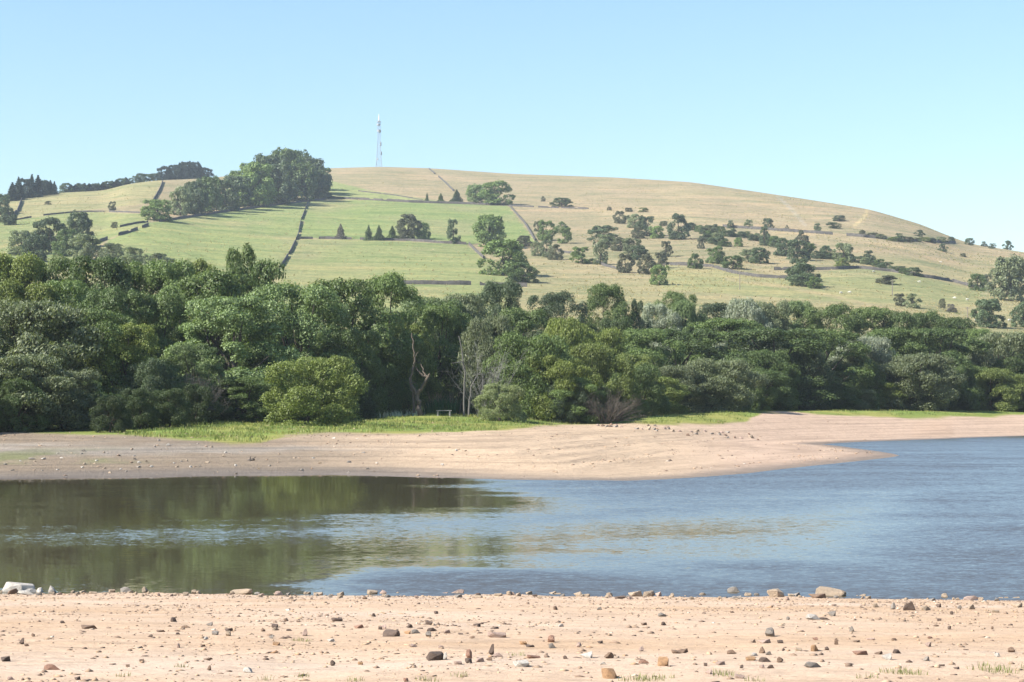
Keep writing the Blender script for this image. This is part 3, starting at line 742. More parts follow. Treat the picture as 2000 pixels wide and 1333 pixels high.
HT = [
 (2, 420, 40, 36, 'oak_far', 'bl', 'blue-green tree at the left picture edge below the skyline spruces'),
 (16, 440, 34, 30, 'oak_far', 'bl', 'tree beside the dark wall at the left picture edge'),
 (155, 482, 66, 46, 'oak_far', 'bl', 'tall dark tree rightmost of the group below the left pasture'),
 (97, 488, 60, 56, 'oak_far', 'bl', 'broad dark oak left of the tall dark tree below the left pasture'),
 (40, 498, 46, 52, 'oak_far', 'gg', 'greyish tree at the left of the group below the left pasture'),
 (128, 500, 50, 46, 'oak_far', 'dk', 'dark tree filling the front of the left pasture group'),
 (72, 512, 52, 50, 'oak_far', 'bl', 'blue-grey tree low in the left pasture group'),
 (165, 512, 52, 56, 'oak_far', 'gg', 'grey-green spreading tree in front of the tall dark tree'),
 (222, 514, 38, 44, 'oak_far', 'gg', 'small grey-green tree just above the wood, left of the domed one'),
 (262, 516, 32, 44, 'oak_far', 'gg', 'small domed tree standing just above the wood at left'),
 (310, 522, 26, 50, 'bush_far', 'gg', 'low pale green bush peeping over the wood at left'),
 (219, 412, 18, 14, 'thorn_far', 'hz', 'lone little tree on the left pasture'),
 (223, 446, 12, 11, 'bush_far', 'hz', 'tiny bush above the broken wall at left'),
 (94, 400, 7, 12, 'bush_far', 'hz', 'tiny dark bush on the open left slope'),
 (834, 393, 16, 7, 'spruce', 'dk', 'smallest leftmost young conifer on the upper field wall'),
 (861, 394, 16, 12, 'spruce', 'dk', 'young conifer second along the upper field wall'),
 (892, 397, 26, 22, 'spruce', 'bl', 'stout dark conifer left of the upper twin oaks'),
 (930, 396, 34, 40, 'oak_far', 'pg', 'lighter left oak of the twin oaks on the upper field wall'),
 (970, 400, 44, 58, 'oak_far', 'md', 'larger dark right oak of the twin oaks on the upper field wall'),
 (1061, 394, 10, 8, 'thorn_far', 'hz', 'tiny thorn above the wall right of the twin oaks'),
 (1097, 404, 17, 38, 'bush_far', 'bl', 'wide low bush on the wall right of the twin oaks'),
 (1190, 411, 7, 9, 'bush_far', 'hz', 'tiny bush leftmost of three above the scrub slope'),
 (1228, 414, 8, 13, 'bush_far', 'hz', 'small bush in the middle of three above the scrub slope'),
 (1257, 415, 9, 18, 'bush_far', 'ol', 'pale flat bush rightmost of three above the scrub slope'),
 (665, 467, 29, 20, 'spruce', 'tw', 'grey withered conifer alone at the left of the mid wall'),
 (720, 470, 29, 18, 'spruce', 'bl', 'first of three small conifers on the mid wall'),
 (740, 470, 29, 19, 'spruce', 'bl', 'second of three small conifers on the mid wall'),
 (766, 469, 27, 20, 'spruce', 'dk', 'third of three small conifers on the mid wall, against the leafy tree'),
 (796, 468, 48, 44, 'oak_far', 'hz', 'leafy greyish tree on the mid wall right of three conifers'),
 (826, 468, 32, 26, 'oak_far', 'md', 'smaller round tree just right of the leafy greyish tree'),
 (886, 476, 46, 24, 'thorn_far', 'bl', 'slender upright tree alone on the mid wall'),
 (956, 483, 61, 62, 'oak_far', 'md', 'big round-headed green tree at the mid wall end'),
 (983, 538, 66, 84, 'oak_far', 'md', 'wide dark tree below the big round-headed green tree'),
 (1021, 552, 38, 58, 'oak_far', 'dk', 'dark low tree leaning out beside the wide dark tree'),
 (1024, 481, 20, 28, 'bush_far', 'hz', 'bush at the foot of the slanting grey wall'),
 (1052, 452, 20, 18, 'thorn_far', 'hz', 'small thorn leading the thorn group right of the slanting wall'),
 (1068, 470, 38, 34, 'thorn_far', 'md', 'rounded thorn tree in the group right of the slanting wall'),
 (1097, 456, 22, 22, 'thorn_far', 'pg', 'light thorn behind the leaning one right of the slanting wall'),
 (1103, 476, 30, 24, 'thorn_far', 'md', 'leaning thorn with a long shadow right of the slanting wall'),
 (1050, 500, 28, 24, 'thorn_far', 'gg', 'thorn leftmost in the row of three below the slanting wall'),
 (1067, 503, 34, 26, 'thorn_far', 'gg', 'thorn in the middle of the row of three below the slanting wall'),
 (1086, 508, 30, 26, 'thorn_far', 'hz', 'thorn rightmost in the row of three below the slanting wall'),
 (1137, 515, 31, 40, 'thorn_far', 'md', 'rounded green thorn with flat shadow left of the scrub slope'),
 (1172, 517, 46, 28, 'thorn_far', 'gg', 'tall thin thorn next to the rounded green thorn'),
 (1222, 533, 36, 32, 'thorn_far', 'hz', 'browning thorn in front of the scrub slope'),
 (1263, 536, 38, 34, 'thorn_far', 'hz', 'grey bushy thorn left of a pair below the scrub slope'),
 (1288, 524, 30, 28, 'thorn_far', 'hz', 'thorn behind the pair below the scrub slope'),
 (1289, 557, 38, 34, 'thorn_far', 'md', 'lowest green thorn below the scrub slope with black shadow'),
 (1210, 437, 24, 24, 'thorn_far', 'hz', 'grey round thorn at the top of the scrub slope'),
 (1227, 429, 8, 10, 'bush_far', 'bl', 'tiny dark bush beside the grey round thorn'),
 (1240, 445, 26, 28, 'thorn_far', 'gg', 'thorn above the large dark thorn on the scrub slope'),
 (1264, 462, 38, 40, 'thorn_far', 'bl', 'large dark thorn at the top of the scrub slope'),
 (1282, 466, 24, 26, 'thorn_far', 'md', 'greener thorn just right of the large dark thorn'),
 (1296, 442, 10, 14, 'bush_far', 'bl', 'small dark bush between the two large dark thorns'),
 (1326, 468, 48, 42, 'thorn_far', 'bl', 'tall dark tree on the scrub slope with a double shadow'),
 (1245, 466, 22, 24, 'thorn_far', 'hz', 'grey thorn in front of the large dark thorn'),
 (1178, 472, 30, 56, 'bush_far', 'bl', 'wide gorse thicket left on the scrub slope'),
 (1185, 484, 24, 34, 'bush_far', 'gg', 'lower gorse thicket below the wide one'),
 (1212, 490, 26, 34, 'bush_far', 'hz', 'greyish thicket in the middle of the scrub slope'),
 (1235, 496, 30, 36, 'bush_far', 'gg', 'thicket right of the greyish one on the scrub slope'),
 (1248, 508, 26, 34, 'bush_far', 'bl', 'dark shaded thicket lowest in the scrub middle'),
 (1300, 502, 30, 24, 'thorn_far', 'hz', 'lone thinning thorn right of the scrub slope'),
 (1370, 486, 22, 14, 'thorn_far', 'hz', 'thin pale thorn left of the gorse hedge'),
 (1358, 525, 29, 29, 'thorn_far', 'dk', 'neat dark round thorn on the lower right wall'),
 (1427, 446, 15, 13, 'thorn_far', 'bl', 'first small thorn along the upper right wall'),
 (1463, 446, 16, 18, 'thorn_far', 'gg', 'second, paler thorn along the upper right wall'),
 (1500, 448, 21, 19, 'thorn_far', 'bl', 'third and largest thorn along the upper right wall'),
 (1537, 450, 10, 8, 'thorn_far', 'hz', 'fourth, tiny pale thorn along the upper right wall'),
 (1596, 454, 17, 15, 'thorn_far', 'bl', 'fifth thorn along the upper right wall, set apart'),
 (1493, 480, 36, 20, 'thorn_far', 'bl', 'upright dark thorn rising out of the gorse hedge'),
 (1512, 482, 20, 20, 'thorn_far', 'dk', 'dark thorn right of the upright one in the gorse hedge'),
 (1442, 482, 17, 18, 'bush_far', 'md', 'small green bush alone below the gorse hedge'),
 (1400, 515, 32, 36, 'bush_far', 'dk', 'dark gorse thicket above the lower right wall bend'),
 (1432, 526, 26, 40, 'bush_far', 'dk', 'dark gorse running down to the lower right wall bend'),
 (1462, 512, 24, 36, 'bush_far', 'gg', 'left half of the wide double bush in the right scrub'),
 (1485, 515, 30, 42, 'bush_far', 'bl', 'right darker half of the wide double bush in the right scrub'),
 (1530, 500, 34, 36, 'bush_far', 'bl', 'dark thicket left of the browning tree in the right scrub'),
 (1558, 508, 38, 44, 'bush_far', 'bl', 'largest dark thicket in the right scrub'),
 (1566, 478, 28, 26, 'thorn_far', 'hz', 'browning round tree at the head of the right scrub'),
 (1582, 500, 24, 26, 'bush_far', 'dk', 'shaded thicket right of the largest dark one'),
 (1560, 548, 42, 44, 'thorn_far', 'bl', 'upper crown of the tall dark tree over the gap between the right walls'),
 (1572, 560, 44, 54, 'oak_far', 'bl', 'wide dark tree standing in the gap between the right walls'),
 (1590, 564, 22, 28, 'thorn_far', 'md', 'small fresh green bushy tree before the wide dark tree'),
 (1612, 505, 24, 26, 'bush_far', 'bl', 'dark bush left of the round pale tree in the hedge line'),
 (1648, 512, 36, 38, 'thorn_far', 'gg', 'round pale green tree in the hedge line above the right wall'),
 (1645, 521, 16, 26, 'thorn_far', 'ol', 'low light thorn under the round pale green tree'),
 (1697, 512, 22, 20, 'thorn_far', 'bl', 'pointed dark thorn in the hedge line above the right wall'),
 (1842, 492, 15, 17, 'thorn_far', 'bl', 'lone thorn on the straw slope near the right'),
 (1881, 502, 7, 13, 'bush_far', 'hz', 'tiny low bush on the straw slope at right'),
 (1893, 479, 13, 18, 'thorn_far', 'bl', 'leftmost thorn on the descending right skyline'),
 (1922, 482, 10, 12, 'thorn_far', 'bl', 'small middle thorn on the descending right skyline'),
 (1938, 486, 10, 14, 'thorn_far', 'bl', 'low thorn third along the descending right skyline'),
 (1968, 488, 17, 17, 'thorn_far', 'bl', 'rightmost and tallest thorn on the descending right skyline'),
 (1910, 568, 32, 32, 'thorn_far', 'dk', 'dark green round tree at the wall end near the right edge'),
 (1928, 566, 30, 24, 'thorn_far', 'hz', 'grey thorn tucked behind the dark round tree at right'),
 (1975, 588, 84, 76, 'oak_far', 'gg', 'large grey-green ash at the right picture edge on the hill'),
 (1932, 640, 54, 58, 'oak_far', 'bl', 'spreading dark thorn on two stems above the right wood end'),
 (2000, 640, 50, 46, 'oak_far', 'bl', 'dark tree cut by the right edge above the wood end'),
 (1758, 598, 24, 22, 'thorn_far', 'hz', 'thin left thorn of the wispy pair above the wood'),
 (1783, 602, 28, 28, 'thorn_far', 'gg', 'fuller right thorn of the wispy pair above the wood'),
 (1840, 602, 18, 12, 'thorn_far', 'hz', 'wispy little thorn right of the wispy pair'),
 (1858, 610, 16, 18, 'thorn_far', 'tw', 'pinkish bare thorn next to the wispy little one'),
 (1640, 432, 11, 24, 'bush_far', 'bl', 'upper dark bush patch in the right gully'),
 (1626, 446, 11, 30, 'bush_far', 'bl', 'lower dark bush patch in the right gully'),
 (1685, 457, 7, 14, 'bush_far', 'hz', 'low bush left of the bracken bank under the right brow'),
 (1755, 470, 14, 16, 'thorn_far', 'bl', 'upright thorn at the left of the bracken bank under the right brow'),
 (1795, 462, 12, 18, 'thorn_far', 'bl', 'thorn sticking up over the bracken bank under the right brow'),
 (1838, 474, 11, 24, 'bush_far', 'gg', 'wide pale bush near the end of the upper right wall'),
 (1858, 473, 10, 14, 'bush_far', 'bl', 'last dark bush at the end of the upper right wall'),
 (1735, 555, 16, 40, 'bush_far', 'hz', 'heathery low bush on the wall far along the right slope'),
]
for u, v, h, w, kind, colr, lab in HT:
    hill_plant(u, v, h, w, kind, colr, lab, 'scattered trees and bushes on the hillside')

def scrub(pts, n, h, w, label, group, seed, colr=('bl', 'dk', 'bl', 'gg'), spread=4):
    r = np.random.default_rng(seed); pts = np.array(pts, float); d = np.r_[0, np.cumsum(np.hypot(*np.diff(pts, axis=0).T))]
    for k in range(n):
        s = (k + 0.5) / n * d[-1] + r.normal() * 2; u = np.interp(s, d, pts[:, 0]); v = np.interp(s, d, pts[:, 1]) + r.normal() * spread * 0.5
        hill_plant(u, v, h * r.uniform(0.7, 1.3), w * r.uniform(0.7, 1.3), 'bush_far', colr[k % len(colr)], label + ', %s from the left' % ORD[k], group, name='gorse_bush')
scrub([(1345, 452), (1390, 455), (1440, 464), (1490, 472), (1520, 484)], 15, 14, 24, 'gorse bush in the dark band below the upper right wall', 'gorse of the upper band', 5)
scrub([(1374, 466), (1400, 476), (1420, 480)], 6, 16, 24, 'gorse bush in the small clump under the dark gorse band', 'gorse of the small clump', 6)
scrub([(1590, 505), (1640, 508), (1690, 516), (1740, 528), (1790, 541)], 15, 13, 26, 'gorse bush in the strip above the lower right wall', 'gorse of the trailing strip', 7, spread=2)
scrub([(1700, 464), (1745, 470), (1790, 472), (1830, 473)], 8, 9, 22, 'low bracken clump under the right brow', 'bracken of the bank', 8, ('hz', 'gg', 'ol', 'bl'), 2)

# ------------------------------------------------------------------ dry-stone walls
def wall(pts, h, label, seed=0, gaps=(), thick=0.5):
    r = np.random.default_rng(seed); pts = np.array(pts, float)
    W = []
    d = np.r_[0, np.cumsum(np.hypot(*np.diff(pts, axis=0).T))]
    for s in np.arange(0, d[-1] + 0.1, 4.0):
        x, y, z = on_hill(np.interp(s, d, pts[:, 0]), np.interp(s, d, pts[:, 1])); W.append((x, y))
    W = np.array(W); dd = np.r_[0, np.cumsum(np.hypot(*np.diff(W, axis=0).T))]; Lm = dd[-1]
    V = []; Q = []; runs = []; step = 0.9; n = int(Lm / step)
    S = np.arange(n + 1) * step; PX = np.interp(S, dd, W[:, 0]); PY = np.interp(S, dd, W[:, 1]); PZ = far_z(PX, PY)
    hh = 0.74 * h * (0.9 + 0.16 * fbm(S / 6, S * 0, seed + 300, 3)) * r.uniform(0.94, 1.05, n + 1) * np.where(fbm(S / 5, S * 0 + 9, seed + 310, 2) < -0.55, 0.55, 1)
    for k in range(n):
        if any(g0 * Lm < S[k] < g1 * Lm for g0, g1 in gaps):
            if Q: runs.append((V, Q)); V, Q = [], []
            continue
        t = np.array([PX[k + 1] - PX[k], PY[k + 1] - PY[k]]); t /= np.linalg.norm(t) + 1e-9; nn = np.array([-t[1], t[0]]); i0 = len(V)
        if Q: i0 -= 4
        for j in ((k + 1,) if Q else (k, k + 1)):
            for sgn, top in ((-1, 0), (1, 0), (1, 1), (-1, 1)):
                c = nn * sgn * thick * (0.5 if not top else 0.3)
                V.append((PX[j] + c[0], PY[j] + c[1], PZ[j] - 0.5 if not top else PZ[j] + hh[j]))
        f = lambda *ix: Q.append(tuple(i0 + j for j in ix))
        f(1, 2, 6, 5); f(2, 3, 7, 6); f(3, 0, 4, 7)
    if Q: runs.append((V, Q))
    if len(runs) == 1: o = link('dry_stone_wall', mesh_np('dry_stone_wall', *runs[0], M_WALL))
    else:
        o = link('dry_stone_wall', None, loc=(PX[0], PY[0], PZ[0]))
        for V, Q in runs: link('wall_length', mesh_np('wall_length', np.array(V) - np.array([PX[0], PY[0], PZ[0]]), Q, M_WALL), o)
    tag(o, label, 'wall', 'dry-stone walls across the hillside', 'thing')
wall([(602, 394), (596, 412), (588, 432), (582, 462), (568, 492), (545, 528)], 1.6, 'dark dry-stone wall running steeply down from the copse between two green fields', 1, gaps=((0.16, 0.18), (0.34, 0.36), (0.52, 0.54), (0.63, 0.65), (0.82, 0.84)), thick=0.4)
wall([(636, 390), (560, 399), (430, 416), (310, 434)], 1.5, 'dry-stone wall along the foot of the big copse', 2)
wall([(640, 388), (720, 391), (800, 396), (900, 399), (988, 402)], 2.0, 'long dark wall along the top of the middle green field', 3)
wall([(996, 404), (1025, 437), (1047, 474)], 1.6, 'pale grey wall slanting down from the twin oaks', 4)
wall([(584, 467), (640, 467), (720, 469), (800, 471), (870, 476), (914, 478)], 1.5, 'mid wall between the two central green fields', 5, gaps=((0.08, 0.12), (0.3, 0.34)))
wall([(916, 478), (930, 492), (945, 506)], 1.6, 'short pale wall dropping from the mid wall end', 6)
wall([(780, 555), (850, 556), (925, 557), (1035, 561)], 1.7, 'lowest wall just above the wood', 7, gaps=((0.55, 0.62),))
wall([(180, 478), (207, 469), (225, 463), (258, 453), (275, 447), (292, 440)], 1.8, 'broken dark wall climbing above the left pasture trees', 8, gaps=((0.26, 0.42), (0.72, 0.84)))
wall([(235, 444), (262, 438), (290, 434)], 1.2, 'thin wall joining the copse end tree from the left', 9)
wall([(318, 356), (312, 372), (298, 396)], 1.9, 'short steep wall below the blue-black plantation', 10)
wall([(42, 393), (34, 415), (12, 436)], 2.4, 'dark wall falling from the left skyline spruces', 11)
wall([(10, 434), (80, 422), (150, 415), (210, 414), (285, 417)], 1.0, 'faint low wall across the left pasture', 12, gaps=((0.2, 0.3), (0.6, 0.66)))
wall([(992, 403), (1060, 406), (1155, 409)], 1.3, 'broken wall running right from the twin oaks', 13, gaps=((0.3, 0.36), (0.6, 0.64)))
wall([(1412, 444), (1500, 450), (1600, 457), (1680, 463), (1760, 471), (1868, 476)], 1.9, 'upper right wall with thorns along it', 14, gaps=((0.28, 0.31), (0.6, 0.66)))
wall([(1285, 517), (1340, 519), (1390, 522), (1430, 534), (1480, 542), (1545, 545)], 1.6, 'curving lower right wall beside the neat dark thorn', 15)
wall([(1512, 528), (1600, 528), (1680, 525), (1740, 531), (1800, 541), (1860, 551), (1920, 567)], 1.7, 'long lower right wall bending down to the right', 16)
wall([(838, 331), (855, 345), (870, 358), (886, 374)], 1.8, 'wall coming over the brow right of the mast', 17, gaps=((0.3, 0.45),))
wall([(1090, 492), (1130, 498), (1180, 520), (1225, 531)], 1.3, 'ruined wall half hidden behind the thorn trees', 18, gaps=((0.3, 0.5),))
wall([(700, 374), (770, 382), (830, 392)], 0.9, 'faint bank wall below the mast in the pale upper field', 19)

# ------------------------------------------------------------------ mast on the brow
mx, mY, mz = on_hill(740, 327.5); MH = (327 - 222) / F * mY
mast = tag(link('radio_mast', None, loc=(mx, mY, mz)), 'slim lattice radio mast standing on the brow of the hill', 'mast')
LH = MH * 0.86; b0, b1 = 2.3, 0.85
def mw(z): return b0 + (b1 - b0) * min(1, z / (LH * 0.62)) ** 0.8 if z < LH else b1
for sx, sy in ((-1, -1), (1, -1), (1, 1), (-1, 1)):
    zz = np.linspace(0, LH, 9)
    link('leg', mesh_np('leg', *tube([([(sx * mw(q), sy * mw(q), q - 0.5) for q in zz], [0.11] * 9)], 5), M_STEEL), mast)
lv = np.linspace(0, LH, 15); cs = [(-1, -1), (1, -1), (1, 1), (-1, 1)]
for face in range(4):
    a, b = cs[face], cs[(face + 1) % 4]; paths = []
    for i in range(14):
        p = lambda c, q: (c[0] * mw(q), c[1] * mw(q), q)
        paths += [([p(a, lv[i]), p(b, lv[i + 1])], [0.05, 0.05]), ([p(b, lv[i]), p(a, lv[i + 1])], [0.05, 0.05]), ([p(a, lv[i + 1]), p(b, lv[i + 1])], [0.05, 0.05])]
    tag(link('lattice_bracing', mesh_np('lattice_bracing', *tube(paths, 4), M_STEEL), mast), kind='stuff')
def drum(z, ang, r=0.8, rad=1.0):
    bm = bmesh.new(); bmesh.ops.create_cone(bm, cap_ends=True, segments=14, radius1=r, radius2=r * 0.9, depth=0.6)
    me = bpy.data.meshes.new('dish'); bm.to_mesh(me); bm.free(); me.materials.append(M_DRUM)
    o = link('dish_antenna', me, mast); w = mw(z) + rad * 0.5
    o.location = (math.cos(ang) * w, math.sin(ang) * w, z); o.rotation_euler = (math.radians(90), 0, ang + math.radians(90))
for q, a, r in ((0.80, -1.2, 0.9), (0.80, -2.4, 0.9), (0.68, -2.0, 0.8), (0.67, -0.9, 1.0), (0.46, -0.3, 0.9), (0.42, -0.5, 0.9), (0.28, -0.2, 0.8), (0.25, -0.3, 0.8), (0.15, -2.0, 0.7), (0.86, -1.6, 0.8)):
    drum(q * MH, a, r)
bm = bmesh.new(); bmesh.ops.create_cone(bm, cap_ends=True, segments=12, radius1=1.7, radius2=1.7, depth=0.35)
me = bpy.data.meshes.new('platform'); bm.to_mesh(me); bm.free(); me.materials.append(M_DRUM)
for q in (0.70, 0.855): link('platform', me, mast, loc=(0, 0, q * MH))
link('top_antenna', mesh_np('top_antenna', *tube([([(0, 0, LH), (0, 0, MH * 0.93), (0, 0, MH)], [0.45, 0.42, 0.22])], 8), M_WHITE, True), mast)

# ------------------------------------------------------------------ sheep and poles on the slope
def sheep_mesh():
    bm = bmesh.new()
    def blob(c, s, seg=10):
        m = bmesh.ops.create_uvsphere(bm, u_segments=seg, v_segments=7, radius=1)
        for v in m['verts']:
            n = v.co.copy(); v.co = Vector((n.x * s[0] + c[0], n.y * s[1] + c[1], n.z * s[2] + c[2]))
    blob((0, 0, 0.62), (0.52, 0.26, 0.27)); blob((0.56, 0, 0.66), (0.20, 0.12, 0.13)); blob((0.72, 0, 0.52), (0.15, 0.09, 0.10))
    for x in (-0.32, 0.30):
        for y in (-0.13, 0.13): blob((x, y, 0.24), (0.055, 0.055, 0.28), 6)
    me = bpy.data.meshes.new('sheep'); bm.to_mesh(me); bm.free(); me.materials.append(M_WOOL)
    rm = bpy.data.objects.new('tmp', me); C.objects.link(rm)
    md = rm.modifiers.new('r', 'REMESH'); md.mode = 'VOXEL'; md.voxel_size = 0.045; md.use_smooth_shade = True
    dg = bpy.context.evaluated_depsgraph_get(); out = bpy.data.meshes.new_from_object(rm.evaluated_get(dg)); bpy.data.objects.remove(rm)
    out.materials.clear(); out.materials.append(M_WOOL); out.name = 'sheep'
    return out
SM = sheep_mesh()
for k, (u, v, lab) in enumerate([(1642, 575, 'white sheep grazing, left of the pair below the gap in the right walls'), (1660, 574, 'white sheep grazing, right of the pair below the gap in the right walls'),
        (1706, 533, 'white sheep just below the long lower right wall'), (1865, 585, 'white sheep on the slope below the dark round tree at right'), (1889, 588, 'white sheep right of the one below the dark round tree'),
        (1908, 629, 'white sheep at the left foot of the spreading dark thorn'), (1971, 629, 'white sheep right of the spreading dark thorn'), (1796, 553, 'white sheep alone under the bend of the lower right wall'),
        (1563, 557, 'pale sheep resting at the foot of the wide dark tree'), (1838, 514, 'white sheep high on the straw slope')]):
    x, y, z = on_hill(u, v); o = link('sheep', SM, loc=(x, y, z)); o.rotation_euler = (0, 0, [0.2, 3.0, 0.6, 2.6, 0.1, 3.3, 0.3, 2.9, 0.4, 3.1][k]); o.scale = (0.85,) * 3
    tag(o, lab, 'sheep', 'sheep on the hillside')
for u, v, h, lab in ((1445, 566, 36, 'thin wooden pole below the bend of the curving wall'), (1743, 578, 32, 'thin wooden pole on the open slope left of the wispy thorns'), (1890, 622, 22, 'thin wooden pole left of the spreading dark thorn')):
    x, y, z = on_hill(u, v); hh = h / F * y
    e = tag(link('utility_pole', None, loc=(x, y, z)), lab, 'pole', 'poles on the slope')
    link('post', mesh_np('post', *tube([([(0, 0, -0.4), (0, 0, hh)], [0.13, 0.09])], 6), M_POLE), e)
    link('crossarm', mesh_np('crossarm', *tube([([(-0.6, 0, hh - 0.25), (0.6, 0, hh - 0.25)], [0.06, 0.06])], 5), M_POLE), e)

# ------------------------------------------------------------------ rough grass and rushes: nobody could count them
def tussocks(n, seed, colr, label, dens):
    r = np.random.default_rng(seed); u = r.uniform(-60, 2060, n * 3); t = r.random(n * 3) ** 1.3 * 0.98 + 0.005
    Yd = base_Y(u) + (sky_Y(u) - base_Y(u)) * t; x = (u - CX) / F * CP * Yd
    k = r.random(n * 3) < dens(x, Yd, u); x, Yd = x[k][:n], Yd[k][:n]; m = len(x); z = far_z(x, Yd)
    B = 7; a = r.random((m, B)) * 6.283; s = r.uniform(0.18, 0.62, m)[:, None]; q = s * r.uniform(0.2, 0.9, (m, B)); h = s * r.uniform(0.45, 0.95, (m, B)); w = s * 0.28
    ca, sa = np.cos(a), np.sin(a)
    P0 = np.stack([x[:, None] - sa * w + ca * q * 0.3, Yd[:, None] + ca * w + sa * q * 0.3, z[:, None] - 0.1 + 0 * a], -1)
    P1 = np.stack([x[:, None] + sa * w + ca * q * 0.3, Yd[:, None] - ca * w + sa * q * 0.3, z[:, None] - 0.1 + 0 * a], -1)
    P2 = np.stack([x[:, None] + ca * q, Yd[:, None] + sa * q, z[:, None] + h], -1)
    V = np.stack([P0, P1, P2], 2).reshape(-1, 3)
    o = link('tussock_grass', mesh_np('tussock_grass', V, np.arange(len(V)).reshape(-1, 3), M_LEAF), color=colr); tag(o, label, 'grass', None, 'stuff')
tussocks(16000, 401, (0.40, 0.335, 0.185), 'straw-coloured rough tussocks over the hillside', lambda x, y, u: 0.12 + 0.88 * smooth(-0.1, 0.5, fbm(x / 40, y / 60, 411, 4)) * (0.2 + 0.8 * smooth(1000, 1250, u)))
tussocks(6000, 402, (0.22, 0.235, 0.10), 'dark green rushes in damp patches of the hillside', lambda x, y, u: (0.3 + 0.7 * smooth(1000, 1200, u)) * smooth(0.1, 0.5, fbm(x / 55, y / 70, 413, 4)))

# ------------------------------------------------------------------ dead wood, bench and herbs on the far bank
def bank(u, Yd):
    x = (u - CX) / F * CP * Yd; return x, float(far_z(np.array([x]), np.array([float(Yd)]))[0])
def px_tree(name, label, cat, u0, Yd, v0, limbs, color, part_names=None, group=None, dy=0.0):
    """limbs: list of (part, [(u, v, depth offset)], r0, r1) traced as real 3-D tubes at depth Yd"""
    x0, z0 = bank(u0, Yd); e = tag(link(name, None, loc=(x0, Yd, z0)), label, cat, group)
    foot = z0 - (H + slope_of(v0) * Yd)
    groups = {}
    for part, pts, r0, r1 in limbs:
        P = []
        for u, v, d in pts:
            yy = Yd + d; P.append(((u - CX) / F * CP * yy - x0, d, H + slope_of(v) * Yd + foot - z0))
        P = np.array(P)
        t = np.linspace(0, len(P) - 1, len(P) * 3 - 2); Q = np.stack([np.interp(t, np.arange(len(P)), P[:, k]) for k in range(3)], 1)
        Q[1:-1] = Q[1:-1] + np.random.default_rng(len(P)).normal(size=Q[1:-1].shape) * r0 * 0.25
        groups.setdefault(part, []).append((Q, np.linspace(r0, r1, len(Q))))
    for part, paths in groups.items():
        for p in (paths if not part.startswith('twig') else [paths]):
            link(part, mesh_np(part, *tube(p if isinstance(p, list) else [p], 7), M_BARK, True), e, color=color)
    return e
px_tree('dead_tree', 'bare forked dead tree with pale broken limbs left of the bench', 'dead tree', 819, 176, 812, [
    ('trunk', [(822, 812, 0), (818, 797, 0), (816, 785, 0), (815.5, 768, 0)], 0.28, 0.19),
    ('branch', [(809, 806, 0.3), (808.5, 785, 0.3), (806, 765, 0.2), (802, 750, 0.1)], 0.14, 0.11),
    ('branch', [(815, 770, 0), (808, 758, 0), (802, 750, 0.1), (801, 740, 0.1), (806, 722, 0), (810.5, 704, -0.1), (809, 688, -0.2), (806, 672, -0.2), (804, 650, 0)], 0.17, 0.05),
    ('branch', [(816, 769, 0), (824, 757, -0.2), (830, 744, -0.4), (837, 735, -0.5)], 0.17, 0.13),
    ('branch', [(836, 736, -0.5), (826, 733, -0.3), (818, 726, -0.2), (812, 716, 0)], 0.12, 0.04),
    ('branch', [(832, 736, -0.4), (827, 724, -0.2), (822, 710, 0)], 0.10, 0.04), ('branch', [(836, 736, -0.5), (840, 730, -0.6)], 0.12, 0.07),
    ('branch', [(810, 698, 0), (817, 686, 0.2)], 0.05, 0.02), ('branch', [(802, 748, 0), (811, 746, -0.2)], 0.05, 0.03), ('branch', [(801, 742, 0), (798, 737, 0)], 0.06, 0.04),
    ('branch', [(815, 709, 0), (822, 705, 0)], 0.05, 0.03)], (0.13, 0.105, 0.082))
px_tree('birch_trunk', 'tall bare pale birch trunk in the dark gap behind the bench', 'tree', 907, 181, 806, [
    ('trunk', [(906, 806, 0), (906, 770, 0), (908, 725, 0), (905, 700, 0), (901, 672, 0), (896, 650, 0)], 0.10, 0.045),
    ('branch', [(904, 700, 0), (893, 702, -0.4), (882, 704, -0.6)], 0.045, 0.02)], (0.15, 0.14, 0.125))
px_tree('birch_trunk', 'slender leaning pale birch stem between bench and feathery tree', 'tree', 917, 179, 808, [
    ('trunk', [(916, 806, 0), (917, 776, 0), (921, 750, 0), (929, 732, 0), (938, 722, 0)], 0.11, 0.04)], (0.15, 0.14, 0.125))
px_tree('dead_sapling', 'little twisted dead tree with a pale hook left of the olive bush', 'dead tree', 474, 160, 818, [
    ('trunk', [(473, 822, 0), (474, 806, 0), (473, 790, 0), (478, 778, 0)], 0.14, 0.08), ('branch', [(474, 790, 0), (464, 794, -0.2), (461, 798, -0.2)], 0.05, 0.03),
    ('branch', [(477, 780, 0), (484, 776, -0.1)], 0.05, 0.02), ('branch', [(474, 800, 0), (483, 790, 0)], 0.05, 0.03)], (0.26, 0.20, 0.15))
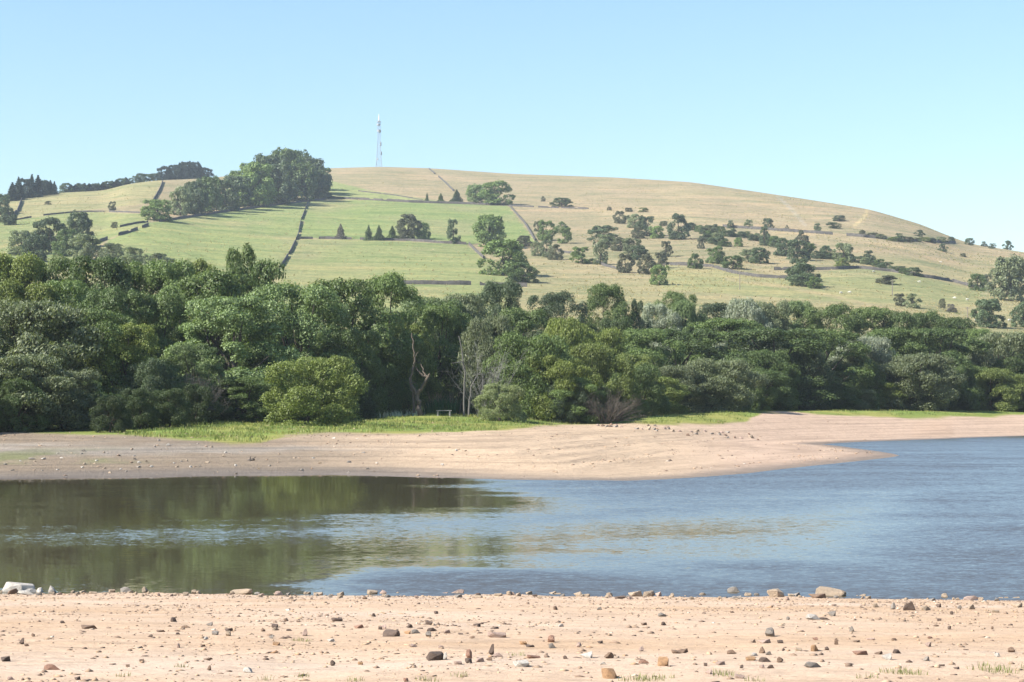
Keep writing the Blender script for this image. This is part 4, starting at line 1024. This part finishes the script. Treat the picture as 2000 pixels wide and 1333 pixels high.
def brush(name, label, cat, u, Yd, hpx, wpx, n, colr, seed, lean=0.0, rad=0.012, up=1.0, vtwig=None):
    r = np.random.default_rng(seed); x0, z0 = bank(u, Yd); hh = hpx / F * Yd; ww = wpx / F * Yd
    e = tag(link(name, None, loc=(x0, Yd, z0)), label, cat)
    stems = []; twigs = []
    for k in range(n):
        a = r.random() * 6.283; q = r.random() ** 0.6; b = np.array([math.cos(a) * ww * 0.2 * q, math.sin(a) * ww * 0.15 * q, 0.0])
        d = unit(np.array([math.cos(a) * q * ww * 0.5 + lean, math.sin(a) * q * ww * 0.4, hh * r.uniform(0.5, 1.0) * up])); L_ = hh * r.uniform(0.55, 1.0)
        b[2] = hh * 0.12 * r.random(); d = unit(d + r.normal(size=3) * 0.22)
        p1 = b + d * L_ * 0.5 + r.normal(size=3) * hh * 0.04; p2 = b + d * L_ + np.array([math.cos(a), math.sin(a), -0.4]) * ww * 0.08
        stems.append(([b, p1, p2], [rad * 1.8, rad * 1.2, rad * 0.5]))
        for j in range(14):
            s = b + d * L_ * r.uniform(0.3, 1.0); dd = unit(d * 0.6 + r.normal(size=3) * 0.75); l2 = hh * r.uniform(0.08, 0.26)
            twigs.append(([s, s + dd * l2 * 0.5, s + dd * l2 + np.array([0, 0, -0.15 * l2])], [rad * 0.7, rad * 0.5, rad * 0.3]))
    o = link('stems', mesh_np('stems', *tube(stems, 4), M_BARK), e, color=colr); tag(o, kind='stuff')
    o = link('twigs', mesh_np('twigs', *tube(twigs, 3), M_BARK), e, color=colr); tag(o, kind='stuff')
    return e
brush('leafless_birch', 'grey leafless birch hung with fine twigs behind the bench', 'tree', 946, 178, 150, 70, 26, (0.24, 0.23, 0.21), 3, 0.3, 0.012, 1.2)
brush('brushwood', 'tangle of grey dead brushwood at the point of the wood', 'dead bush', 1188, 181, 70, 100, 80, (0.10, 0.085, 0.07), 4, 0.5, 0.016, 0.7)
brush('brushwood', 'dark dead thicket in the shade left of the little twisted dead tree', 'dead bush', 388, 152, 90, 70, 70, (0.10, 0.09, 0.08), 5, 0.0, 0.016, 0.9)

x0, z0 = bank(867, 176); bench = tag(link('bench', None, loc=(x0, 176, z0 + 0.02)), 'low grey wooden bench facing the water on the grassy bank', 'bench')
def boxm(name, c, s, m):
    bm = bmesh.new(); bmesh.ops.create_cube(bm, size=1)
    for v in bm.verts: v.co = Vector((v.co.x * s[0] + c[0], v.co.y * s[1] + c[1], v.co.z * s[2] + c[2]))
    bmesh.ops.bevel(bm, geom=bm.edges[:], offset=min(s) * 0.15, segments=1, affect='EDGES')
    me = bpy.data.meshes.new(name); bm.to_mesh(me); bm.free(); me.materials.append(m); return me
for k in range(3): link('plank', boxm('plank', (0, -0.15 + 0.16 * k, 0.47), (1.45, 0.14, 0.08), M_BENCH), bench)
for sx in (-1, 1): link('leg', boxm('leg', (sx * 0.55, 0, 0.19), (0.14, 0.40, 0.46), M_BENCH), bench)

# understorey: shrubs closing the foot of the wood
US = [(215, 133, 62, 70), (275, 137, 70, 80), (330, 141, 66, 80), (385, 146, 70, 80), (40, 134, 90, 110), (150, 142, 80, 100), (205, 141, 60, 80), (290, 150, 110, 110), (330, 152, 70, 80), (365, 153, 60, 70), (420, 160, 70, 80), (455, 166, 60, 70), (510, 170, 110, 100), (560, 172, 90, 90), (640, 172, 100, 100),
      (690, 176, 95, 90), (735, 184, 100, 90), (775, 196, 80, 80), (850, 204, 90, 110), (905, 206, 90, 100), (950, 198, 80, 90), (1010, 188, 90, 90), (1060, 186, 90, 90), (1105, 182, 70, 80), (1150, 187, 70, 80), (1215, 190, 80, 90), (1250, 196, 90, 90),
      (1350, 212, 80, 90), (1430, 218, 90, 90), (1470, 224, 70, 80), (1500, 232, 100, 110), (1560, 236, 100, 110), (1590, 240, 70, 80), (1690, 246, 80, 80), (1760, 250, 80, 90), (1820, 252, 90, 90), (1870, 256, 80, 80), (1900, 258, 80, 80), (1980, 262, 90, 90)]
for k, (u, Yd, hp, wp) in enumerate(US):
    x, z = bank(u, Yd); plant('undergrowth_shrub', 'bush', 'bush', x, Yd, z, wp / F * Yd * 1.05, hp / F * Yd * 1.15, (0.055, 0.080, 0.028) if k < 4 else ['dk', 'md', 'dk', 'bl'][k % 4], 'low shaded shrub at the foot of the wood, %s from the left' % ORD[k], 'shrubs at the foot of the wood')  # first four get darker leaves, shade put into their colour

# herbs by the bench
def blades(name, spots, colr, label, group=None, kind=None, cat=None, hmin=0.2, hmax=0.5, n=40, rad=0.5, wdt=0.02, seed=0, ground=None, tops=None, parent=None):
    r = np.random.default_rng(seed); P = []; N_ = []; T = []; S = []
    V = []; Q = []
    for x, y, sc in spots:
        m = int(n * sc)
        a = r.random(m) * 6.283; q = r.random(m) ** 0.5 * rad * sc; bx = x + np.cos(a) * q; by = y + np.sin(a) * q; bz = ground(bx, by)
        hh = r.uniform(hmin, hmax, m) * (0.6 + 0.4 * sc); az = r.random(m) * 6.283; le = r.uniform(0.1, 0.55, m) * hh
        tx = bx + np.cos(a) * le; ty = by + np.sin(a) * le; tz = bz + hh
        wx = np.cos(az) * wdt; wy = np.sin(az) * wdt
        i0 = len(V)
        for k in range(m):
            mx_, my_, mz_ = bx[k] * 0.55 + tx[k] * 0.45 - (tx[k] - bx[k]) * 0.12, by[k] * 0.55 + ty[k] * 0.45, bz[k] + hh[k] * 0.6
            j = len(V)
            V += [(bx[k] - wx[k], by[k] - wy[k], bz[k] - 0.02), (bx[k] + wx[k], by[k] + wy[k], bz[k] - 0.02), (mx_ + wx[k] * 0.8, my_ + wy[k] * 0.8, mz_), (mx_ - wx[k] * 0.8, my_ - wy[k] * 0.8, mz_), (tx[k], ty[k], tz[k]), (tx[k] + 0.001, ty[k], tz[k])]
            Q += [(j, j + 1, j + 2, j + 3), (j + 3, j + 2, j + 5, j + 4)]
    o = link(name, mesh_np(name, V, Q, M_LEAF), parent, color=colr); tag(o, label, cat, group, kind); return o
rd = np.random.default_rng(77)
gz = lambda x, y: far_z(np.asarray(x), np.asarray(y))
nz = lambda x, y: near_z(np.asarray(x), np.asarray(y))
e = tag(link('reed_clump', None), 'fresh green reed clump with pinkish plumes behind the bench', 'reeds')
sp = [(bank(u, 190)[0], 190 + rd.normal(), 1.0) for u in np.linspace(836, 884, 16)]
blades('leaves', sp, (0.07, 0.15, 0.05), None, hmin=0.8, hmax=1.9, n=60, rad=0.6, wdt=0.022, seed=3, ground=gz, parent=e, kind='stuff')
sp = [(bank(u, 190.8)[0], 190.8, 1.0) for u in np.linspace(842, 890, 12)]
blades('plumes', sp, (0.42, 0.30, 0.24), None, hmin=1.6, hmax=2.5, n=7, rad=0.5, wdt=0.035, seed=4, ground=gz, parent=e, kind='stuff')
# rank grass of the bank
sp = []
while len(sp) < 1500:
    u = rd.uniform(230, 2000); v = rd.uniform(798, 866); ge_ = float(grass_edge(u))
    if v > ge_ - 1: continue
    Yr = None
    t0 = float(tree_Y(u)); Yd = t0 + rd.uniform(-42, 12) if u < 1200 else t0 + rd.uniform(-30, 6)
    x = (u - CX) / F * CP * Yd; z = float(3.0); sp.append((x, Yd, u))
zz = far_z(np.array([a[0] for a in sp]), np.array([a[1] for a in sp])); uu, vv = project(np.array([a[0] for a in sp]), np.array([a[1] for a in sp]), zz)
keep = (vv < grass_edge(uu) - 0.5) & (zz > 0.5)
sp = [(a[0], a[1], rd.uniform(0.5, 1.1)) for a, k in zip(sp, keep) if k]
h1 = len(sp) // 2
blades('grass', sp[:h1], (0.15, 0.19, 0.05), 'rank green grass along the foot of the wood', kind='stuff', cat='grass', hmin=0.10, hmax=0.30, n=26, rad=0.9, wdt=0.02, seed=5, ground=gz)
blades('grass', sp[h1:], (0.25, 0.25, 0.08), 'yellowing grass mixed along the far bank', kind='stuff', cat='grass', hmin=0.08, hmax=0.26, n=22, rad=0.9, wdt=0.02, seed=6, ground=gz)
sp = [(bank(u, Yd)[0], Yd, 0.8) for u, Yd in [(rd.uniform(745, 835), rd.uniform(176, 184)) for _ in range(26)]]
blades('flowers', sp, (0.50, 0.52, 0.40), 'white-headed wild flowers at the foot of the dead forked tree', kind='stuff', cat='flowers', hmin=0.3, hmax=0.9, n=12, rad=0.6, wdt=0.03, seed=8, ground=gz)

# ------------------------------------------------------------------ stones
def rock_mesh(seed, pts=18, rough=0.35, block=False):
    r = np.random.default_rng(seed); bm = bmesh.new()
    for _ in range(pts):
        p = r.normal(size=3); p /= np.linalg.norm(p)
        if block: p = p / np.abs(p).max(); p = p * r.uniform(0.86, 1.0, 3)
        else: p = p * r.uniform(1 - rough, 1.0)
        bm.verts.new(tuple(p * 0.5))
    h = bmesh.ops.convex_hull(bm, input=bm.verts[:])
    bmesh.ops.delete(bm, geom=[v for v in bm.verts if not v.link_faces], context='VERTS')
    bmesh.ops.bevel(bm, geom=bm.edges[:], offset=0.022, segments=1, affect='EDGES')
    xs = [v.co for v in bm.verts]; lo = Vector([min(c[k] for c in xs) for k in range(3)]); hi = Vector([max(c[k] for c in xs) for k in range(3)])
    for v in bm.verts: v.co = Vector(((v.co[k] - (lo[k] + hi[k]) / 2) / (hi[k] - lo[k]) for k in range(3)))
    me = bpy.data.meshes.new('stone'); bm.to_mesh(me); bm.free(); me.materials.append(M_ROCK); return me
ROCK = [rock_mesh(i, 11 + i % 7, rough=[0.1, 0.3, 0.5][i % 3], block=i % 4 == 3) for i in range(14)]
BLOCK = [rock_mesh(40 + i, 26, block=True) for i in range(5)]
WEDGE = []
for i in range(4):
    m_ = rock_mesh(60 + i, 16, rough=0.2).copy()
    for v in m_.vertices:
        k = 0.5 - v.co.z; v.co.x *= 0.35 + 0.65 * k; v.co.y *= 0.4 + 0.6 * k; v.co.x += (0.5 + v.co.z) * 0.15 * (-1) ** i
    WEDGE.append(m_)
SC = dict(d=(0.145, 0.105, 0.083), b=(0.23, 0.155, 0.108), r=(0.29, 0.17, 0.12), t=(0.37, 0.285, 0.205), g=(0.27, 0.235, 0.20), p=(0.48, 0.44, 0.385), o=(0.42, 0.255, 0.14), k=(0.40, 0.29, 0.235))
CN = dict(d='dark brown', b='brown', r='reddish', t='sandy tan', g='grey-brown', p='pale whitish', o='orange-tan', k='pinkish')
_st = [0]
def stone(u, v, wpx, hpx, c, shape='r', label=None, group=None, at=None, sink=0.18, name='stone'):
    _st[0] += 1; i = _st[0]
    x, y, z = (at or near_at)(u, v); w = wpx / F * y; h = hpx / F * y / 0.86
    me = {'r': ROCK, 'b': BLOCK, 'w': WEDGE}[shape]; me = me[(i * 7) % len(me)]
    dpt = max(min(w, h * 1.6), w * 0.5)
    o = link(name, me, loc=(x, y + dpt * 0.5, z + h * (0.5 - sink)))
    o.scale = (w, dpt, h); rz = math.sin(i * 3.7) * (0.25 if w > h * 1.8 else 0.9) + (math.pi if i % 2 and shape != 'w' else 0)
    o.rotation_euler = (math.sin(i * 5.1) * 0.10, math.sin(i * 2.3) * 0.12, rz if shape != 'b' else math.sin(i * 3.7) * 0.35)
    j = 1 + 0.15 * math.sin(i * 9.7); o.color = (*[a * j for a in SC[c]], 1)
    if label is None:
        label = {'d': 'small dark brown stone lying on the near sand', 'b': 'small brown stone lying on the near sand', 'r': 'small reddish stone lying on the near sand', 't': 'small sand-coloured stone on the near shore',
                 'g': 'small grey-brown stone lying on the near sand', 'p': 'small whitish stone lying on the near sand', 'o': 'small orange-tinted stone lying on the near sand', 'k': 'small pinkish stone lying on the near sand'}[c]
        group = group or 'small %s stones on the near shore' % CN[c]
    tag(o, label, 'rock' if name == 'shore_rock' else 'stone', group or 'large stones on the near shore')
    return o
BIG = [
 (33, 1155, 60, 21, 'p', 'b', 'largest pale slab tilted at the water edge, far left'), (55, 1159, 44, 10, 'p', 'r', 'pale flat slab leaning under the largest pale slab'), (22, 1161, 24, 11, 'b', 'r', 'dark stone in front of the largest pale slab'),
 (74, 1158, 22, 12, 'p', 'w', 'white split slab standing right of the largest pale slab'), (100, 1159, 20, 17, 'p', 'w', 'jagged pale upright rock just right of the pale slabs'), (50, 1162, 36, 7, 'p', 'r', 'thin pale plate lying lowest of the pale slabs'),
 (217, 1158, 15, 7, 't', 'b', 'squarish tan stone on the left water line'), (246, 1158, 26, 11, 'g', 'r', 'sloping grey stone on the left water line'), (282, 1158, 19, 12, 't', 'w', 'pointed tan stone on the left water line'),
 (470, 1158, 44, 10, 't', 'b', 'long tan slab on the water line left of centre'), (380, 1157, 20, 8, 't', 'w', 'tan wedge on the water line left of the long slab'),
 (726, 1158, 24, 11, 't', 'b', 'tan block on the water line near the centre'), (749, 1159, 20, 10, 'k', 'w', 'pinkish wedge right of the tan water-line block'), (892, 1161, 40, 11, 'k', 'w', 'low pinkish slab on the water line right of centre'),
 (1241, 1160, 30, 11, 't', 'r', 'tan rounded boulder left of three touching ones on the water line'), (1268, 1160, 24, 10, 't', 'b', 'tan squarish boulder in the middle of three touching ones'), (1287, 1160, 12, 9, 'k', 'r', 'small pinkish boulder right of three touching ones'),
 (1438, 1165, 30, 18, 'g', 'r', 'rounded grey boulder standing clear on the water line'), (1515, 1167, 33, 16, 't', 'b', 'squared tan boulder right of the rounded grey boulder'),
 (1626, 1164, 58, 19, 't', 'b', 'biggest flat-topped boulder on the right water line'), (1600, 1169, 36, 10, 'b', 'r', 'brown stone leaning against the biggest flat-topped boulder'), (1684, 1167, 24, 8, 't', 'w', 'low tan stone right of the biggest flat-topped boulder'),
 (1850, 1168, 24, 12, 't', 'w', 'peaked tan boulder on the far right water line'), (1900, 1172, 40, 8, 'k', 'r', 'low pinkish slab right of the peaked tan boulder'), (1778, 1193, 24, 17, 'd', 'r', 'dark angular rock on the right sand below the water line'),
 (1745, 1191, 14, 14, 'g', 'w', 'grey pointed rock left of the dark angular rock'), (1510, 1245, 36, 18, 'g', 'w', 'grey pyramid-shaped rock alone on the right sand'), (1590, 1211, 32, 10, 'p', 'r', 'whitish broken stone on the right sand'),
 (1628, 1204, 16, 11, 'g', 'r', 'grey stone right of the whitish broken stone'), (764, 1244, 31, 13, 'd', 'b', 'dark block with a spur left of centre on the sand'), (850, 1291, 36, 16, 'd', 'b', 'largest dark square block on the near sand'),
 (869, 1290, 12, 16, 'p', 'w', 'pale sliver leaning on the largest dark square block'), (968, 1246, 40, 14, 'k', 'b', 'broad pinkish slab with a dark end near the centre'), (959, 1280, 16, 22, 'd', 'w', 'tall dark upright stone right of the red cluster'),
 (918, 1287, 22, 18, 'r', 'w', 'jagged reddish stone on top of the centre cluster'), (916, 1297, 19, 10, 'd', 'r', 'dark stone at the foot of the jagged reddish one'), (936, 1294, 20, 9, 'k', 'r', 'pinkish stone right of the jagged reddish one'), (893, 1299, 16, 9, 'k', 'b', 'pinkish stone with dark end left of the jagged reddish one'),
 (1080, 1256, 27, 14, 'r', 'w', 'dark red jagged stone right of centre'), (1079, 1267, 14, 10, 'g', 'r', 'grey stone just below the dark red jagged one'), (1150, 1286, 25, 12, 'p', 'r', 'white lens-shaped stone right of centre'),
 (1189, 1287, 24, 13, 'b', 'w', 'brown spiky stone beside the white lens-shaped stone'), (1016, 1304, 30, 17, 'p', 'b', 'pale cream block with a shaded end'), (1190, 1327, 31, 20, 'o', 'b', 'orange-tan block at the bottom of the picture'), (1296, 1302, 21, 18, 'o', 'b', 'orange-brown upright block right of centre'),
 (593, 1243, 17, 14, 'k', 'w', 'pinkish notched stone with a dark right side'), (447, 1243, 21, 10, 't', 'w', 'tan stone with a dark side beneath a flat dark one'), (656, 1214, 23, 9, 'd', 'b', 'dark oblong brick-like stone high on the left sand'), (170, 1229, 36, 8, 'b', 'r', 'long brown stone like a loaf on the left sand'),
 (40, 1259, 14, 13, 'd', 'w', 'dark cone-shaped stone near the left edge'), (8, 1293, 20, 11, 'd', 'r', 'black stone at the left picture edge'), (100, 1310, 33, 11, 'r', 'r', 'flat reddish stone low at the left'), (650, 1301, 17, 11, 'd', 'w', 'dark peaked stone left of the largest dark block'),
 (484, 1315, 19, 11, 'p', 'r', 'pale grey stone at the lower left centre'), (1737, 1290, 20, 13, 'p', 'r', 'pale round stone on the right foreground sand'), (1753, 1277, 17, 8, 'd', 'r', 'dark flat stone just behind the pale round stone'), (1682, 1280, 31, 9, 'r', 'r', 'long reddish stone left of the pale round stone'),
 (1590, 1305, 40, 10, 'g', 'r', 'long grey stone lying low at the right'), (1980, 1275, 24, 10, 'b', 'w', 'brown and white stone at the right edge of the sand'), (1665, 1235, 14, 11, 'g', 'w', 'small peaked grey rock right of the pyramid-shaped one'),
]
for u, v, w, h, c, shp, lab in BIG: stone(u, v, w, h, c, shp, lab)
SMALL = '''160,1156,15,5,t 143,1158,12,6,t 180,1160,17,5,t 122,1218,11,5,d 64,1244,11,7,b 52,1263,11,5,b 150,1329,12,7,d 248,1303,9,6,b 272,1267,13,4,g 292,1245,14,5,d 312,1235,20,4,b 338,1215,14,9,d 275,1293,11,6,b 20,1329,15,7,k
348,1240,14,4,d 362,1227,20,5,b 410,1223,13,7,g 418,1241,15,10,g 446,1234,18,7,d 400,1251,15,7,p 395,1264,12,5,b 348,1266,8,9,k 535,1227,15,10,d 538,1232,14,6,t 514,1234,12,7,b 565,1233,13,4,d 530,1248,9,7,g 538,1261,16,8,o 646,1254,15,6,p 407,1310,11,10,b 405,1290,20,4,b 558,1214,11,6,b 582,1216,9,4,b
387,1157,11,6,t 503,1158,19,5,p 545,1158,19,8,k 600,1157,15,7,t 620,1158,23,8,t 665,1156,15,7,t 775,1160,13,6,t 895,1168,16,7,g 935,1165,13,6,d 972,1165,19,7,t 995,1163,13,8,t 712,1171,12,7,b 730,1205,8,7,d 700,1228,20,7,r 742,1231,9,9,d 750,1229,12,9,k 799,1227,16,8,d 797,1239,14,7,o 812,1238,18,8,g 837,1221,16,10,d 843,1234,21,7,d 839,1244,23,10,g 852,1200,11,6,d 873,1238,14,8,k 899,1240,11,4,d 932,1225,15,7,d 922,1248,15,5,b 957,1291,12,7,b 973,1284,19,8,k 703,1299,11,8,o 808,1265,17,6,k 861,1267,13,6,k 793,1332,13,7,r
1033,1161,15,7,t 1044,1166,10,6,d 1080,1162,18,9,t 1098,1159,14,5,g 1130,1161,14,9,t 1192,1161,14,8,t 1210,1170,23,7,d 1232,1171,14,5,k 1315,1162,13,7,t 1085,1192,10,8,b 1171,1192,10,6,g 1021,1260,14,9,o 1035,1265,20,5,d 1130,1265,17,10,k 1173,1258,11,6,d 1105,1288,10,7,d 1041,1287,29,8,r 1258,1297,21,8,r 1295,1205,23,8,g 1297,1222,11,7,d 1258,1222,13,6,b 1320,1277,19,8,b 1178,1299,12,6,p 1252,1273,16,9,k 1095,1225,12,6,p
1374,1162,18,7,t 1545,1165,12,6,t 1480,1165,14,6,g 1540,1211,11,7,g 1612,1211,24,4,d 1495,1257,25,8,k 1524,1257,12,8,d 1473,1256,7,7,d 1490,1277,17,13,b 1502,1280,12,8,g 1475,1282,15,6,p 1466,1291,21,9,o 1495,1294,25,9,d 1526,1295,23,11,b 1430,1278,19,8,b 1336,1276,20,8,b 1378,1302,8,9,d 1408,1300,20,8,k 1448,1306,12,7,d 1506,1307,14,8,d 1490,1306,13,7,k 1560,1272,15,7,t 1592,1273,17,13,o 1617,1271,14,7,d 1635,1260,9,13,b 1594,1251,11,6,r 1445,1326,21,9,k 1386,1318,14,9,k 1530,1272,10,5,d
1898,1191,15,10,t 1860,1201,8,7,d 1835,1213,10,6,d 1856,1230,9,7,d 1830,1224,14,4,b 1748,1252,13,5,b 1674,1255,15,4,b 1700,1251,19,5,k 1718,1279,17,6,b 1810,1292,17,9,g 1815,1264,12,10,k 1818,1248,13,4,r 1840,1302,13,5,d 1950,1284,13,8,p 1940,1230,9,6,b 1810,1193,20,9,t 1835,1187,10,8,d 1945,1197,16,7,t 1990,1187,24,10,t 1875,1190,12,8,g 1870,1308,12,5,d 1712,1187,12,8,t'''
shp = 'rrbrw'
for k, t in enumerate(SMALL.split()):
    u, v, w, h, c = t.split(','); stone(float(u), float(v), float(w), float(h), c, shp[k % 5])
rs_ = np.random.default_rng(99)
for k in range(70):                      # the line of stones along the water's edge
    u = rs_.uniform(0, 2000); stone(u, 1161 + 0.005 * u + rs_.normal() * 2.5, rs_.uniform(7, 15), rs_.uniform(4, 7), 'tktgt'[k % 5], shp[k % 5], 'small pale tan stone in the line along the near water edge', 'stones lining the near water edge')
# pebbles: too many and too small to pick apart
def pebbles(name, n, xr, yr, size, cols_, label, ground, seed, dens=None):
    r = np.random.default_rng(seed)
    o6 = np.array([(1, 0, 0), (0, 1, 0), (-1, 0, 0), (0, -1, 0), (0, 0, 1), (0, 0, -0.6), (0.6, 0.6, 0.5), (-0.6, 0.5, 0.45)], float)
    f8 = np.array([(0, 6, 4), (6, 1, 4), (1, 7, 4), (7, 2, 4), (2, 3, 4), (3, 0, 4), (0, 1, 6), (1, 2, 7), (1, 0, 5), (2, 1, 5), (3, 2, 5), (0, 3, 5)])
    x = r.uniform(*xr, n * 3); y = yr[0] + (yr[1] - yr[0]) * r.random(n * 3)
    keep = np.ones(len(x), bool) if dens is None else r.random(len(x)) < dens(x, y)
    x, y = x[keep][:n], y[keep][:n]; n = len(x); z = ground(x, y)
    s = size[0] * (size[1] / size[0]) ** (r.random(n) ** 2.2); a = r.random(n) * 6.283; fl = r.uniform(0.35, 0.8, n); st = r.uniform(1, 1.9, n)
    P = o6[None] * (1 + 0.25 * r.normal(size=(n, 8, 1))); X_ = P[..., 0] * (s * st)[:, None]; Y_ = P[..., 1] * s[:, None]
    V = np.stack([x[:, None] + X_ * np.cos(a)[:, None] - Y_ * np.sin(a)[:, None], y[:, None] + X_ * np.sin(a)[:, None] + Y_ * np.cos(a)[:, None], z[:, None] + P[..., 2] * (s * fl)[:, None] + (s * fl * 0.12)[:, None]], -1)
    Fc = (np.arange(n)[:, None, None] * 8 + f8[None]).reshape(-1, 3)
    me = mesh_np(name, V.reshape(-1, 3), Fc, M_PEB)
    o = link(name, me); tag(o, label, 'pebbles', None, 'stuff'); return o
def m_peb(N, L):
    geo = N('NewGeometry'); r = ramp(N, [(0.0, (0.12, 0.085, 0.065)), (0.25, (0.23, 0.16, 0.115)), (0.55, (0.34, 0.24, 0.16)), (0.85, (0.42, 0.30, 0.20)), (0.95, (0.36, 0.22, 0.13)), (1.0, (0.52, 0.45, 0.37))]); L(geo.outputs['Random Per Island'], r.inputs[0])
    p = N('BsdfPrincipled', Roughness=0.9); p.inputs['Specular IOR Level'].default_value = 0.2; L(r.outputs[0], p.inputs['Base Color']); return p.outputs[0]
M_PEB = mat('pebble', m_peb)
pebbles('pebbles', 20000, (-11, 11), (11.5, 36), (0.005, 0.030), None, 'scatter of small pebbles over the near sand', nz, 11, lambda x, y: 0.25 + 0.75 * smooth(-0.2, 0.6, fbm(x / 2.5, y / 2.5, 301, 3)) + 0.6 * smooth(30, 34, y))
pebbles('shingle', 9000, (-40, 60), (92, 215), (0.03, 0.10), None, 'shingle strewn over the far shore', gz, 12, lambda x, y: (gz(x, y) > 0.05) * (gz(x, y) < 2.2) * (0.15 + 0.85 * smooth(0.0, 0.5, fbm(x / 8, y / 8, 305, 3))) * smooth(tree_Y(U_OF(x, y)) + 2, tree_Y(U_OF(x, y)) - 6, y) * (0.25 + smooth(0.2, 0.9, np.sin(gz(x, y) * 6.283 / 0.36 + 2 * fbm(x / 15, y / 15, 307, 2)))))
# stones of the far shore
FS = '''162,882,9,5 203,885,6,3 112,887,7,3 62,897,16,3 84,897,10,3 120,896,8,3 158,888,8,3 210,887,7,3 257,879,6,4 262,893,8,4 262,898,7,4 302,874,6,4 328,871,8,5 413,875,8,4 440,885,5,3 437,892,7,4 405,905,8,4 272,905,9,4 270,914,9,4 296,913,9,4 345,913,7,3 372,914,7,4 390,912,6,3 460,911,7,4 461,927,6,4 165,908,8,4 160,914,6,3 185,907,6,3 203,916,8,3 215,925,8,4 246,922,5,3 236,918,6,3 112,919,8,3 82,921,5,3 22,921,13,4 10,908,8,3 67,903,7,3 40,902,6,3 188,901,7,3 310,862,6,4 652,858,7,4 585,897,8,4 575,896,8,3 612,896,7,3 625,906,8,4 682,905,12,5 718,917,7,4 590,920,9,4 526,912,6,4 682,925,6,4 710,886,8,4 736,906,5,3 864,909,7,4 892,881,6,4 909,882,6,3 365,901,5,3 505,917,6,4 545,888,5,3 285,902,6,3 340,906,5,3 386,868,4,3 354,903,5,3'''
for t in FS.split():
    u, v, w, h = map(float, t.split(','))
    stone(u, v, w, h, 'ptgt'[int(u) % 4], 'r', 'pale stone lying on the grey mud of the far left shore', 'pale stones on the far shore', at=lambda a, b: march(a, b, 92, 230), name='shore_rock')
for k in range(46):                       # the stony ridge running out from the point of the wood
    t = rs_.random(); u = 1170 + 300 * t + rs_.normal() * 10; v = 833 + 22 * t ** 1.3 + rs_.normal() * 3
    stone(u, v, rs_.uniform(5, 11), rs_.uniform(3, 5), 'gbtk'[k % 4], 'r', 'stone in the rough line running out from the brushwood across the spit', 'stones of the ridge on the spit', at=lambda a, b: march(a, b, 92, 260), name='shore_rock')
drift = px_tree('driftwood', 'dark driftwood stump with stubby roots near the far left waterline', 'driftwood', 492, 104, 908, [('trunk', [(486, 909, 0), (492, 906, 0), (498, 905, 0)], 0.10, 0.05), ('branch', [(490, 907, 0), (490, 900, 0)], 0.05, 0.02), ('branch', [(494, 906, 0), (500, 901, 0.1)], 0.04, 0.02)], (0.12, 0.10, 0.085))

# grass tufts on the near sand
def spots(l): return [(*near_at(u, v)[:2], s) for u, v, s in l]
T1 = [(1240, 1330, .6), (1256, 1328, .7), (1275, 1331, .6), (1296, 1326, .4), (1404, 1317, .5), (1416, 1321, .5), (1750, 1315, .6), (1768, 1316, .7), (1784, 1319, .5), (1694, 1325, .4), (1922, 1309, .6), (1942, 1311, .8), (1960, 1315, .6), (1988, 1307, .7), (1926, 1301, .4),
      (690, 1331, .4), (840, 1331, .5), (592, 1253, .4), (580, 1252, .3), (1011, 1281, .35), (893, 1322, .4), (355, 1304, .3), (590, 1323, .35), (240, 1322, .3), (520, 1329, .3), (1475, 1331, .35)]
blades('grass', spots(T1), (0.17, 0.19, 0.065), 'sparse green grass tufts on the near sand', kind='stuff', cat='grass', hmin=0.012, hmax=0.055, n=70, rad=0.20, wdt=0.0022, seed=21, ground=nz)

# ------------------------------------------------------------------ the summer haze over the valley
def haze_mat():
    m = bpy.data.materials.new('haze'); m.use_nodes = True; nt = m.node_tree
    for n in list(nt.nodes): nt.nodes.remove(n)
    out = nt.nodes.new('ShaderNodeOutputMaterial'); v = nt.nodes.new('ShaderNodeVolumePrincipled')
    v.inputs['Color'].default_value = (0.80, 0.90, 1.0, 1); v.inputs['Density'].default_value = 0.00011; v.inputs['Anisotropy'].default_value = 0.0
    nt.links.new(v.outputs[0], out.inputs['Volume']); return m
HB_ = float(min((HILL.matrix_world @ v.co).z for v in HILL.data.vertices)) ; HB_ = min(HB_, -12.0) - 1.0; HT_ = mz + MH + 4
hb = boxm('haze', (0, 1600, 0.5 * (HT_ + HB_)), (5200, 5400, HT_ - HB_), haze_mat())
tag(link('haze', hb), 'thin blue summer haze in the valley air', 'haze', None, 'stuff')
